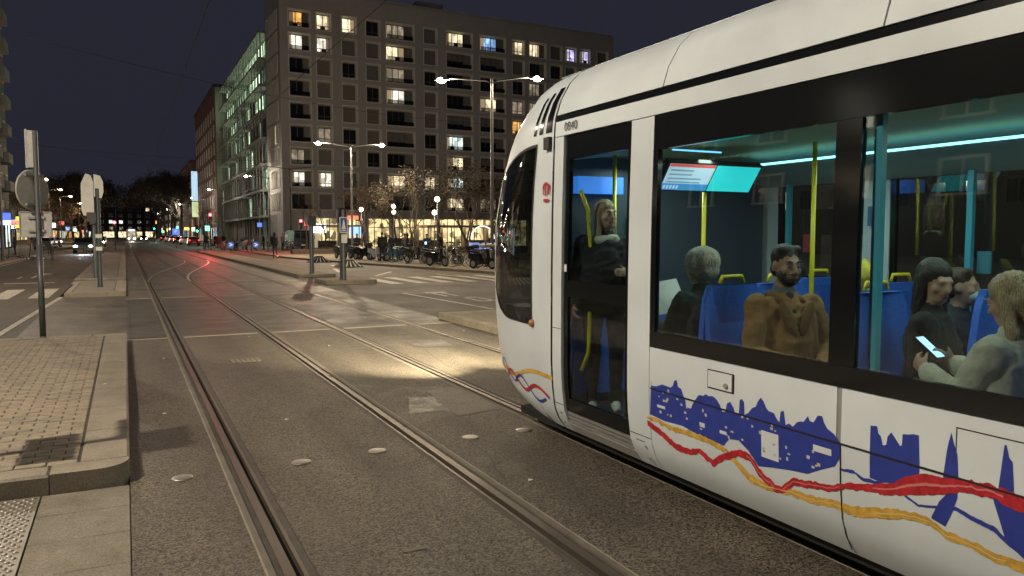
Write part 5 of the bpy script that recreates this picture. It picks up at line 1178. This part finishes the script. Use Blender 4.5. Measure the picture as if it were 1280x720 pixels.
MB().add([(-.1, -.138, 1.84), (.06, -.138, 1.84), (.0, -.138, 2.18), (-.03, -.138, 2.18)], [(0, 1, 2, 3)]).add([(-.11, -.138, 1.78), (.07, -.138, 1.78), (.07, -.138, 1.81), (-.11, -.138, 1.81)], [(0, 1, 2, 3)]).build('pictogram', M_white, s_)
MB().box(-.1, .1, -.12, -.09, 1.35, 1.66).build('small_plate', M_white, t)
for x, y, lb in ((9.6, 83, 'round blue sign with white arrow next to the parked motorbikes'), (11.9, 82, 'round blue sign with white arrow beside the slim bollards')):
    t = thing('arrow_sign', lb, 'sign', (x, y, .0)); MB().tube([(0, 0, 0), (0, 0, .5)], .04, 8).build('post', M_poled, t)
    MB().lathe([(.3, -.02), (.3, .02)], (0, 0, .75), 20, axis='y').build('disc', mat('arrow_blue', (.03, .12, .7), .4, emit=.25, ecol=(.1, .25, 1)), t)
    MB().add([(-.2, -.026, .6), (.02, -.026, .75), (-.2, -.026, .9), (-.05, -.026, .9), (.2, -.026, .75), (-.05, -.026, .6)], [(0, 1, 4, 5), (1, 2, 3, 4)]).build('arrow', mat('glow_white', (.85, .85, .85), .4, emit=.5, ecol=(.9, .95, 1)), t)  # disc and arrow emit a faint glow in place of retroreflected light
t = thing('parking_sign', 'blue square lit sign on a post beside the far tracks', 'sign', (5.9, 109, 0)); MB().tube([(0, 0, 0), (0, 0, 2.4)], .05, 8).build('post', M_pole, t)
p_ = MB().box(-.4, .4, -.06, 0, 1.75, 2.55).build('panel', mat('panel_blue', (.1, .2, .9), .4, emit=.9, ecol=(.12, .25, 1)), t); text('letter', 'P', .6, (0, -.065, 2.15), (R(90), 0, 0), MATS['glow_white'], p_)
t = thing('parking_sign', 'small blue square sign on a tall slim post before the offices', 'sign', (13.2, 88, .11)); MB().tube([(0, 0, 0), (0, 0, 4.6)], .045, 8).build('post', M_galv, t); MB().box(-.25, .25, -.05, 0, 2.5, 2.95).build('panel', MATS['panel_blue'], t)
t = thing('banner_sign', 'tall narrow illuminated blue and white banner sign', 'sign', (12.4, 162.6, 0)); MB().tube([(0, .3, 0), (0, .3, 14)], .12, 8).build('post', M_poled, t)
MB().box(-.55, .55, -.15, .15, 8.3, 14).build('light_box', mat('banner_glow', (.6, .8, 1), .4, emit=.8, ecol=(.5, .75, 1), var=.3), t); MB().box(-.55, .55, -.16, .16, 5.2, 8.1).build('lower_box', mat('banner_green', (.7, .9, .4), .4, emit=.8, ecol=(.75, .9, .45)), t)
for x, y, z, w, h_, c, lb in ((-11.8, 92, 3.6, 3.2, .7, (.08, .15, 1), 'blue lit shop fascia under the balcony block'), (-16.5, 135, 3.6, 4.2, .9, (.1, .25, 1), 'blue and white lit shop fascia behind the bare trees'), (-16.2, 152, 3.8, 1.6, 1.9, (1, .75, .05), 'round-edged yellow lit shop sign on the left pavement')):
    t = thing('shop_sign', lb, 'sign', (x, y, z)); MB().box(-w / 2, w / 2, -.12, .12, -h_ / 2, h_ / 2, bev=.03).build('light_box', mat('fascia_' + lb[:6], c, .4, emit=1.6, ecol=c), t)
    if c[2] > .5: MB().box(-w / 2, w / 2, -.1, .1, -h_ / 2 - .5, -h_ / 2 - .05).build('lower_box', MATS['sign_white'], t)
    MB().tube([(0, .2, -z + .12), (0, .2, 0)], .06, 8).build('post', M_poled, t)

rs_ = random.Random(9)
SGC = [((1, .2, .15), 'red'), ((.2, .9, .5), 'green'), ((.3, .5, 1), 'blue'), ((1, .85, .5), 'cream'), ((.9, .95, 1), 'white'), ((1, .55, .12), 'orange')]
for k in range(16):
    y = 128 + k * 15; sd_ = 1 if k % 2 else -1; c, cn_ = SGC[k % 6]; x = (13.6 if sd_ > 0 else -14.2) - rs_.random() * sd_; hgt = rs_.uniform(2.4, 4.2)
    t = thing('blade_sign', 'small %s lit sign on a post down the %s pavement, %s along' % (cn_, 'office-side' if sd_ > 0 else 'tree-lined', ('first', 'second', 'third', 'fourth', 'fifth', 'sixth', 'seventh', 'eighth')[k // 2]), 'sign', (x, y, .11))
    MB().tube([(0, .06, 0), (0, .06, hgt)], .05, 6).build('post', M_poled, t); MB().box(-.55, .55, -.1, .1, hgt - .1, hgt + rs_.uniform(.5, 1.0), bev=.02).build('light_box', mat('blade_' + cn_, c, .4, emit=2.2, ecol=c), t)
# ---- overhead tram wires
M_wire = mat('wire', (.012, .012, .012), .95, spec=.1)
for x, lb in ((1.5, 'overhead contact wire above the near track'), (4.33, 'overhead contact wire above the tram')):
    tag(MB().tube([(x, y, 5.9 + .12 * math.sin(y * .08) ** 2) for y in range(-25, 330, 5)], .007, 5).build('contact_wire', M_wire), lb, 'wire')
for a, c, lb in (((-12.5, 66, 9.5), (17.3, 92.6, 8.2), 'span wire from the balcony block to the unlit lamp'), ((-8.6, 54.5, 7.4), (16.2, 60.8, 7.6), 'span wire between the lamps on either pavement'), ((-11, 118, 8), (14.8, 136, 7.8), 'far span wire across the avenue'), ((-2.6, 30, 8.2), (16.4, 35, 7.2), 'span wire reaching the lamp beside the tram nose')):
    a, c = Vector(a), Vector(c); tag(MB().tube([a.lerp(c, k / 12) - Vector((0, 0, .5 * math.sin(PI * k / 12))) for k in range(13)], .007, 5).build('span_wire', M_wire), lb, 'wire')

# ================================================================== RAILINGS, BOLLARDS, STREET FURNITURE
def railing(x, y, L, rz, label, z=.12):
    t = thing('railing', label, 'railing', (x, y, z), rz)
    for k in (0, 1): MB().tube([(k * L, 0, 0), (k * L, 0, 1.0)], .025, 8).build('post', M_poled, t)
    for zz in (.98, .55): MB().tube([(0, 0, zz), (L, 0, zz)], .022, 8).build('rail', M_poled, t)
for k, (x, y, L, rz) in enumerate(((-7.4, 56, 1.8, R(95)), (-7.5, 58.2, 1.8, R(95)), (-7.6, 60.4, 1.8, R(95)), (-7.2, 55.6, 1.5, R(180)))): railing(x, y, L, rz, 'dark tubular railing in the row along the left kerb'); 
for k in range(3): railing(-5.9 + k * .0, 72 + k * 5, 3.0, R(20), 'low barrier standing in the carriageway left of the long island', 0)
for o in list(COL.objects):
    if o.get('category') == 'railing': o['group'] = 'railings along the left kerb' if 'row along' in o['label'] else 'barriers in the carriageway'
def bollard(x, y, h, label, z=.12, group=None):
    t = thing('bollard', label, 'bollard', (x, y, z), 0, group); MB().lathe([(.06, 0), (.055, .03), (.05, h - .12)], n=10).build('post', M_poled, t, True); MB().lathe([(.056, h - .12), (.06, h - .08), (.05, h), (.01, h + .01)], n=10).build('cap', M_galv, t, True)
bollard(-4.6, 63, 1.1, 'dark bollard beside the parked kick scooters', 0)
for x, y in ((10.9, 81), (11.3, 81), (12.9, 81)): bollard(x, y, 1.15, 'slim dark bollard by the blue arrow signs', .11, 'bollards by the arrow signs')
for x, y in ((15.35, 38.5), (16.1, 32.5)): bollard(x, y, 1.0, 'dark bollard between the parked motorbikes on the plaza edge', .11, 'bollards on the plaza edge')
M_str = mat('cushion_black', (.02, .02, .02), .7); M_strw = mat('cushion_white', (.5, .48, .42), .6)
for x, y, lb in ((11.1, 50, 'striped rubber ramp block on the road farther from the blue sign'), (10.95, 42, 'striped rubber ramp block on the road nearer the blue sign')):
    t = thing('ramp_block', lb, 'road block', (x, y, 0)); MB().add([(-.75, -.5, 0), (.75, -.5, 0), (.75, .5, 0), (-.75, .5, 0), (-.15, -.1, .42), (.2, -.1, .42), (.2, .1, .42), (-.15, .1, .42)], [(0, 1, 5, 4), (1, 2, 6, 5), (2, 3, 7, 6), (3, 0, 4, 7), (4, 5, 6, 7)]).build('wedge', M_str, t)
    for k in range(5):
        u = -.5 + k * .25; MB().add([(u * 1.1, -.46, .046), (u * 1.1 + .07, -.46, .046), (u * .5 + .07, -.19, .33), (u * .5 + .03, -.19, .33)], [(0, 1, 2, 3)]).build('stripe', M_strw, t)
cn = thing('canopy', 'long dark flat canopy on slim posts before the lit shop front', 'canopy', (27, 65, .11)); MB().box(-3.4, 3.4, -1.2, 1.2, 2.35, 2.5).build('roof', M_poled, cn)
for x in (-3.2, -1, 1.2, 3.2): MB().tube([(x, -1, 0), (x, -1, 2.35)], .05, 8).build('post', M_poled, cn)
cn = thing('canopy', 'short dark canopy beside the blue-signed post', 'canopy', (19.4, 80, .11)); MB().box(-2.6, 2.6, -1, 1, 2.5, 2.65).build('roof', M_poled, cn)
for x in (-2.4, 2.4): MB().tube([(x, -.9, 0), (x, -.9, 2.5)], .05, 8).build('post', M_poled, cn)
ar = thing('light_arch', 'white arch of fairy lights over a blue counter beside the tram nose', 'arch', (25.2, 55.5, .11))
MB().tube([(1.0 * math.cos(q), 0, .1 + 1.0 * math.sin(q)) for q in np.linspace(0, PI, 14)], .05, 6).build('arch', mat('fairy', (1, 1, .9), .4, emit=1.2, ecol=(.9, .95, 1)), ar); ar.location.z = 1.35
MB().box(-1.1, 1.1, -.2, .2, -1.2, -.2, bev=.03).build('counter', mat('counter_blue', (.2, .3, .8), .4, emit=.5, ecol=(.3, .45, 1)), ar)
pt = thing('planter', 'low dark timber planter on the plaza near the dark van', 'planter', (15.0, 68, .11)); MB().box(-2.2, 2.2, -.5, .5, 0, .4, bev=.03).build('box', mat('timber', (.06, .04, .03), .8, var=.3, vscale=6), pt); MB().box(-2.1, 2.1, -.4, .4, .35, .41).build('soil', M_joint, pt)

# ================================================================== VEHICLES
P_dark = mat('paint_black', (.012, .012, .014), .25, coat=.5); P_blue = mat('paint_blue', (.03, .07, .14), .3, coat=.4); P_teal = mat('paint_teal', (.03, .3, .24), .35); P_wht = mat('paint_white', (.55, .55, .53), .3, coat=.4); P_gry = mat('paint_grey', (.12, .125, .13), .3, coat=.4); P_red = mat('paint_red', (.3, .02, .02), .3, coat=.4)
M_chr = mat('chrome', (.6, .6, .6), .2, 1)
def wheel(par, y, r_, w, z=None, spoke=False):
    o = MB().torus((0, y, z or r_), r_ - w, w, 'x', 22, 8).build('tyre', M_rubber, par, True)
    b = MB()
    if spoke:
        for k in range(12):
            q = k * PI / 6; b.tube([(0, y, z or r_), (0, y + math.cos(q) * (r_ - w), (z or r_) + math.sin(q) * (r_ - w))], .004, 3)
        b.torus((0, y, z or r_), r_ - w * 1.8, .008, 'x', 20, 4)
    else:
        b.lathe([(r_ - w * 1.5, -.03), (r_ - w * 1.3, 0), (r_ - w * 1.5, .03)], (0, y, z or r_), 16, axis='x')
    b.build('rim', M_galv, o); return o
def motorbike(label, paint, loc, rz, scooter=True, shield=False, box=True):
    t = thing('motor_scooter' if scooter else 'motorbike', label, 'motorbike', loc, rz)
    wheel(t, .62, .25 if scooter else .3, .055); wheel(t, -.6, .25 if scooter else .3, .06)
    MB().prism([(-.85, .58), (-.8, .76), (-.15, .72), (-.06, .5), (.0, .33), (.28, .33), (.38, .92), (.47, .94), (.5, .6), (.4, .25), (-.1, .22), (-.32, .42), (-.8, .48)], 'x', -.11, .11).build('bodywork', paint, t)
    MB().prism([(-.8, .82), (-.75, .9), (-.2, .86), (.02, .76), (0, .72), (-.12, .74)], 'x', -.13, .13).build('seat', M_black, t)
    MB().tube([(0, .62, .25), (0, .46, .92)], .035, 8).build('fork', M_galv, t); MB().prism([(.32, .42), (.9, .42), (.86, .5), (.6, .56), (.36, .5)], 'x', -.08, .08).build('mudguard', paint, t)
    hb = MB().tube([(-.34, .36, 1.04), (-.15, .44, 1.08), (.15, .44, 1.08), (.34, .36, 1.04)], .016, 8).build('handlebar', M_black, t)
    for s in (-1, 1): MB().tube([(s * .22, .42, 1.08), (s * .26, .44, 1.22)], .008, 5).ball((s * .27, .44, 1.25), (.07, .015, .045), 8, 6).build('mirror', M_black, hb)
    MB().ball((0, .56, .9), (.1, .06, .08), 10, 8).build('headlight', M_chr, t, True); MB().box(-.07, .07, -.88, -.83, .64, .72).build('tail_light', mat('tail_red', (.3, .01, .01), .3), t)
    if shield: MB().grid([[(x, .5 - .25 * z_ + .1 * abs(x), 1.0 + z_) for x in (-.22, -.1, .1, .22)] for z_ in (0, .2, .4)]).build('windshield', glass('shield', (.6, .62, .6)), t)
    if box: MB().box(-.16, .16, -.95, -.68, .92, 1.14, bev=.04).build('top_box', M_black, t)
    MB().tube([(.1, -.1, .25), (.16, -.2, 0)], .015, 5).build('stand', M_black, t)
    return t
PZ = .11
motorbike('black motor scooter parked just beyond the lamp post on the plaza edge', P_dark, (14.2, 52.5, PZ), R(200), box=False)
motorbike('black motor scooter with top box in the row by the lamp post', P_dark, (14.6, 51.3, PZ), R(215))
motorbike('white-shielded motor scooter parked beside the standing group', P_wht, (14.5, 48.9, PZ), R(190), shield=True)
motorbike('blue motor scooter parked in front of the standing group', P_blue, (15.3, 47.4, PZ), R(115), box=False)
motorbike('grey motorbike with handlebars turned, between group and bicycles', P_gry, (16.0, 49.6, PZ), R(130), False, box=False)
motorbike('black motorbike at the near end of the bicycle row', P_dark, (14.75, 38.3, PZ), R(200), False, shield=True, box=False)
motorbike('black motor scooter under the pale cover beside the tall lamp', P_dark, (15.6, 34.4, PZ), R(205), box=True)
motorbike('grey motor scooter behind the bicycles', P_gry, (17.0, 37.6, PZ), R(180), shield=True)
motorbike('black motorbike parked among others behind the arrow signs', P_dark, (11.2, 92, PZ), R(160), False, box=False)
motorbike('white motor scooter parked behind the arrow signs', P_wht, (12.2, 93, PZ), R(190), shield=True)
motorbike('dark motor scooter with top box at the right end behind the arrow signs', P_gry, (13.2, 92, PZ), R(170))
motorbike('red motor scooter standing alone left of the arrow signs', P_red, (9.2, 86, PZ), R(185), box=False)
dm = motorbike('dark motor scooter in the dense row of two-wheelers on the plaza edge', P_dark, (13.6, 54.2, PZ), R(195), box=False); dm['group'] = 'dark scooters in the dense row'
for x, y, a in ((14.1, 50.4, 210), (15.5, 50.2, 170), (15.2, 43.2, 205), (15.5, 41.4, 195), (15.9, 39.6, 215), (17.4, 35.4, 200), (16.6, 40.4, 160)): dup(dm, (x, y, PZ), R(a))
cv = thing('seat_cover', 'pale rolled cover lying over the motor scooter beside the tall lamp', 'cover', (15.9, 34.2, 1.25)); MB().tube([(-.5, 0, 0), (-.2, .03, .02), (.2, -.02, .01), (.55, 0, 0)], [.06, .1, .1, .06], 10).build('roll', C_cream, cv, True)
def bicycle(label, loc, rz, paint, basket=False):
    t = thing('bicycle', label, 'bicycle', loc, rz); wheel(t, .53, .34, .018, spoke=True); wheel(t, -.5, .34, .018, spoke=True)
    f = MB(); A, Bq, Cq, D = (0, -.5, .34), (0, -.05, .3), (0, -.18, .8), (0, .36, .82)
    for a, c in ((A, Bq), (Bq, Cq), (A, Cq), (Cq, D), (Bq, D), (D, (0, .53, .34)), (D, (0, .33, .98))): f.tube([a, c], .017, 6)
    f.build('frame', paint, t); MB().tube([(-.28, .22, 1.02), (-.1, .34, 1.0), (.1, .34, 1.0), (.28, .22, 1.02)], .013, 6).build('handlebar', M_black, t)
    MB().prism([(-.34, .88), (-.32, .94), (-.1, .93), (-.02, .9)], 'x', -.07, .07).build('saddle', M_black, t); MB().tube([(0, -.18, .8), (0, -.2, .9)], .013, 6).build('seat_post', M_galv, t)
    MB().torus((0, -.05, .3), .09, .01, 'x', 14, 4).build('chain_ring', M_galv, t)
    if basket: MB().box(-.17, .17, .42, .72, .72, .96, bev=.02).build('basket', M_black, t)
    return t
bicycle('dark bicycle leaning in the row beside the grey motor scooter', (15.6, 37.0, PZ), R(250), P_dark)
bicycle('grey bicycle with basket in the row on the plaza edge', (16.2, 36.4, PZ), R(262), P_gry, True)
bicycle('black bicycle at the right of the bicycle row', (16.4, 35.6, PZ), R(245), P_dark)
bicycle('city bicycle held by the person next to the dark van', (15.6, 84, PZ), R(80), P_dark)
db = bicycle('dark bicycle in the dense row of two-wheelers on the plaza edge', (15.2, 39.9, PZ), R(235), P_dark); db['group'] = 'dark bicycles in the dense row'
for x, y, a in ((15.6, 38.9, 255), (16.3, 38.0, 240), (14.9, 42.2, 230), (16.9, 36.6, 250), (17.2, 34.6, 235), (14.8, 44.6, 245)): dup(db, (x, y, PZ), R(a))
def kick(label, loc, rz, paint):
    t = thing('kick_scooter', label, 'kick scooter', loc, rz); wheel(t, .5, .11, .03); wheel(t, -.42, .11, .03)
    MB().box(-.08, .08, -.4, .36, .13, .18, bev=.01).build('deck', paint, t); MB().tube([(0, .5, .12), (0, .42, .3), (0, .33, 1.12)], .028, 8).build('stem', paint, t); MB().tube([(-.24, .3, 1.13), (.24, .3, 1.13)], .015, 6).build('handlebar', M_black, t)
    return t
kick('teal kick scooter parked at the kerb in front of the standing group', (15.0, 46.0, PZ), R(150), P_teal); kick('black kick scooter lying along the kerb beside the teal one', (15.9, 45.2, PZ), R(100), P_dark)
kick('black kick scooter parked by the left railing', (-6.9, 64, .12), R(80), P_dark); kick('dark kick scooter next to the bollard on the left', (-5.6, 63.6, 0), R(95), P_dark); kick('dark kick scooter at the railing end', (-6.4, 65.2, 0), R(70), P_gry)

M_cglz = mat('car_glass', (.01, .012, .014), .08); E_head = mat('head_lamp_on', (1, 1, .95), .3, emit=40, ecol=(1, .95, .85)); E_tail = mat('tail_lamp_on', (1, .05, .03), .3, emit=6, ecol=(1, .04, .03)); E_headb = mat('head_lamp_blue', (.7, .9, 1), .3, emit=40, ecol=(.7, .9, 1))
def car(label, loc, rz, paint, lights=None, van=False):
    t = thing('van' if van else 'car', label, 'van' if van else 'car', loc, rz)
    if van: prof = [(-2.4, .35), (-2.4, 1.95), (-2.2, 2.1), (1.1, 2.1), (1.75, 1.25), (2.35, 1.05), (2.45, .6), (2.4, .35)]
    else: prof = [(-2.1, .35), (-2.15, .75), (-2.0, .95), (-1.75, 1.0), (-1.2, 1.42), (.25, 1.46), (1.0, 1.0), (1.9, .86), (2.1, .65), (2.1, .35)]
    w = .95 if van else .86
    b = MB(); n = len(prof)
    for xs, k in ((-w, 0), (-w * .9, 1), (w * .9, 2), (w, 3)): pass
    P = [[(x, y, z) for y, z in prof] for x in (-w * .93,)] 
    rows = []
    for x, ins in ((-w, 1), (w, 1)):
        rows.append([(x * (1 - .14 * max(0, (z - .95)) / .5 * (0 if van else 1) - (.05 * max(0, z - 1.2) if van else 0)), y, z) for y, z in prof])
    b.add(rows[0] + rows[1], [tuple(range(n))[::-1], tuple(range(n, 2 * n))] + [(i, (i + 1) % n, n + (i + 1) % n, n + i) for i in range(n)])
    body = b.build('body', paint, t)
    if van: sides = [[(.2, 1.3), (.2, 1.9), (1.0, 1.9), (1.5, 1.3)]]
    else: sides = [[(-1.5, 1.0), (-1.12, 1.36), (-.4, 1.38), (-.4, .98)], [(-.34, .98), (-.34, 1.38), (.2, 1.4), (.8, .99)]]
    for s in (-1, 1):
        for q in sides:
            MB().add([(s * (w * (1 - (.14 * max(0, z - .95) / .5 if not van else .05 * max(0, z - 1.2))) + .006), y, z) for y, z in q], [(0, 1, 2, 3)]).build('side_window', M_cglz, t)
    ya, za, yb, zb2 = (1.15, 2.02, 1.72, 1.3) if van else (.32, 1.43, .97, 1.03)
    MB().add([(-w * .82, ya, za), (w * .82, ya, za), (w * .88, yb, zb2), (-w * .88, yb, zb2)], [(0, 1, 2, 3)]).build('windscreen', M_cglz, t); t.children
    for o in t.children:
        if o.name.startswith('windscreen'): o.location.z = .012; o.location.y = .008
    if van: MB().quad((-.75, -2.408, 1.3), (.75, -2.408, 1.3), (.72, -2.408, 1.85), (-.72, -2.408, 1.85)).build('rear_window', M_cglz, t)
    else: MB().add([(-.7, -1.715, 1.04), (.7, -1.715, 1.04), (.64, -1.27, 1.39), (-.64, -1.27, 1.39)], [(0, 1, 2, 3)]).build('rear_window', M_cglz, t, loc=(0, -.012, .012))
    for y in (-1.35, 1.35):
        for s in (-1, 1):
            o = MB().lathe([(.2, -.1), (.31, -.1), (.33, -.06), (.33, .06), (.31, .1), (.2, .1)], (s * (w - .1), y, .33), 20, axis='x').build('tyre', M_rubber, t, True); MB().lathe([(.2, -.03), (.2, .03)], (s * (w - .02), y, .33), 14, axis='x').build('rim', M_galv, o)
    yf, yr = (2.43, -2.41) if van else (2.09, -2.12)
    for s in (-1, 1):
        MB().ball((s * w * .72, yf - .03, .7), (.17, .06, .09), 10, 6).build('headlight', lights if lights in (E_head, E_headb) else M_chr, t, True); MB().ball((s * w * .8, yr + .03, .85), (.12, .05, .1), 10, 6).build('tail_light', E_tail if lights else mat('tail_red', (.3, .01, .01), .3), t, True)
    MB().box(-.26, .26, yr - .02, yr + .02, .5, .62).build('number_plate', M_white, t)
    return t
car('dark van seen from behind waiting below the red signal', (16.9, 86.5, 0.11), R(3), P_dark, None, True)
car('oncoming car with bright bluish headlights left of the long island', (-3.5, 84, 0), R(180), P_gry, E_headb)
hl = light('headlight_beam', 'SPOT', (-3.5, 81.4, .75), 900, (.8, .9, 1), None, .1, 70, .8, (R(80), 0, R(180)))
car('grey car parked farther along the left pavement', (-8.4, 104, .0), R(0), P_gry); car('white car parked beyond the grey one on the left', (-8.5, 112, 0), R(0), P_wht); car('dark red car at the left side parking row end', (-8.5, 120, 0), R(0), P_red)
car('silver car queueing behind the oncoming bright car', (-4.0, 112, 0), R(180), P_wht, None)
car('white car far along the right carriageway', (9.6, 150, 0), R(0), P_wht, E_tail); car('dark car with tail lights far along the right carriageway', (9.3, 165, 0), R(0), P_dark, E_tail); car('red-lit car beyond the green signal', (9.4, 182, 0), R(0), P_gry, E_tail)
car('dark car standing at the far right kerb', (12.0, 118, .11), R(0), P_dark); car('distant oncoming car with yellow-white headlights', (4.4, 226, 0), R(180), P_dark, E_head)
for k, (x, y, rz, pn, lt, lb) in enumerate(((-3.4, 128, 180, P_dark, E_head, 'oncoming dark car with headlights on, third in the left carriageway'), (-3.6, 146, 180, P_gry, E_head, 'oncoming grey car with headlights on, fourth in the left carriageway'), (-5.0, 166, 180, P_wht, E_head, 'oncoming white car with headlights on, fifth in the left carriageway'),
      (9.8, 134, 0, P_red, E_tail, 'red car with tail lamps on nearest to the green signal'), (9.5, 205, 0, P_wht, E_tail, 'white car with tail lamps on beyond the banner sign'), (9.4, 228, 0, P_dark, E_tail, 'dark car with tail lamps on at the far end of the right carriageway'))): car(lb, (x, y, 0), R(rz), pn, lt)
# ---- distant oncoming tram
ft = thing('tram', 'distant oncoming white tram with lit destination board and bright headlights', 'tram', (1.49, 212, 0))
b = MB(); sec = [(-1.15, .25), (-1.2, .9), (-1.18, 2.4), (-1.0, 3.1), (1.0, 3.1), (1.18, 2.4), (1.2, .9), (1.15, .25)]
ring = lambda y, k, dz=0: [(x * k, y, z + dz) for x, z in sec]
b.grid([r_ + [r_[0]] for r_ in (ring(0, .82), ring(.7, .97), ring(1.5, 1), ring(28, 1))]); b.add(ring(0, .82), [tuple(range(8))]); b.build('body', M_tw, ft, True, sharp=40)
MB().quad((-.8, -.02, 1.1), (.8, -.02, 1.1), (.75, -.02, 2.45), (-.75, -.02, 2.45)).build('windscreen', lit_window('lit_tramfront', (1, .8, .6), .5), ft)
MB().box(-.65, .65, -.05, .0, 2.65, 2.95).build('destination_board', mat('board_glow', (.8, .95, 1), .4, emit=2.5, ecol=(.75, .92, 1)), ft)
for s in (-1, 1): MB().ball((s * .62, -.03, .75), (.16, .06, .12), 10, 6).build('headlight', E_head, ft, True)
light('tram_headlight', 'SPOT', (0, -.4, .8), 2500, (1, .92, .75), ft, .1, 60, .8, (R(84), 0, R(180)))

# ================================================================== PEOPLE OUTDOORS
sc_arms = {-1: ((-.03, .16, -.22), (.03, .24, .02)), 1: ((.03, .16, -.22), (-.03, .24, .02))}
person('person in dark jacket riding a kick scooter away along the road', (10.0, 59.6, .18), R(8), C_blk, C_navy, 'stand', 1.78, .02, arms=sc_arms, hat='hood', hatm=C_blk, bulk=1.4, legp={-1: ((-.01, .05, -.42), (0, -.06, -.42)), 1: ((.01, -.02, -.42), (0, -.14, -.4))})
k_ = kick('dark kick scooter under the rider on the road, red tail lamp lit', (10.0, 59.5, 0), R(8), P_dark); MB().ball((0, -.5, .22), .05, 10, 6).build('tail_lamp', E_tail, k_, True)
walk = {-1: ((-.01, .14, -.4), (0, -.05, -.42)), 1: ((.01, -.05, -.42), (0, -.2, -.38))}
person('pedestrian in dark coat crossing below the far red signal', (8.5, 96, PZ), R(20), C_navy, C_blk, 'stand', 1.75, .025, legp=walk); person('pedestrian in dark red jacket next to the far red signal', (9.9, 97, PZ), R(190), C_red, C_blk, 'stand', 1.75, .025, legp=walk)
person('person in red helmet-like hat holding the bicycle by the dark van', (14.9, 84, PZ), R(-60), C_grey, C_blk, 'stand', 1.75, .025, hat='beanie', hatm=C_red)
person('person in black standing at the slim bollards near the office wall', (13.9, 90, PZ), R(100), C_blk, C_blk, 'stand', 1.75, .025)
G = 'stand'
person('tall person in long black coat at the left of the plaza group', (14.65, 47.8, PZ), R(-30), C_blk, C_blk, G, 1.82, .02, bulk=1.25); person('person in navy jacket facing the others in the plaza group', (15.6, 48.9, PZ), R(120), C_navy, C_navy, G, 1.72, .02)
person('person in black hood in the middle of the plaza group', (16.4, 48.0, PZ), R(60), C_blk, C_blk, G, 1.75, .02, hat='hood', hatm=C_blk)
person('person in dark jacket looking at a lit phone in the plaza group', (17.6, 47.6, PZ), R(150), C_navy, C_blk, G, 1.72, .02, nod=20, arms={-1: ((-.06, .08, -.26), (.06, .22, .08)), 1: ((.06, .08, -.26), (-.06, .22, .08))})
ph2 = thing('phone', 'lit phone glowing in the hands of the plaza group member', 'phone', (17.41, 47.28, 1.24), R(150)); MB().box(-.07, .07, -.01, .01, -.09, .09).build('case', M_black, ph2); MB().box(-.065, .065, .011, .013, -.085, .085).box(-.065, .065, -.013, -.011, -.085, .085).build('screen', MATS['phone_screen'], ph2)
person('slim person in black at the right of the plaza group', (18.3, 46.9, PZ), R(100), C_blk, C_blk, G, 1.78, .02); person('person in dark coat walking beyond the lamp post', (15.4, 56.5, PZ), R(200), C_navy, C_blk, G, 1.74, .022, legp=walk)
person('person in grey jacket behind the plaza group, back to the shops', (17.0, 50.2, PZ), R(10), C_grey, C_blk, G, 1.76, .02); person('person in black cap at the rear of the plaza group', (15.9, 51.0, PZ), R(-120), C_blk, C_navy, G, 1.8, .02, hat='cap', hatm=C_blk)
person('pedestrian in dark coat at the left pavement signal', (-8.2, 76, .12), R(90), C_navy, C_blk, G, 1.74, .022); person('pedestrian in grey coat beyond the left railing', (-9.4, 70, .12), R(-60), C_grey, C_blk, G, 1.72, .022, legp=walk)
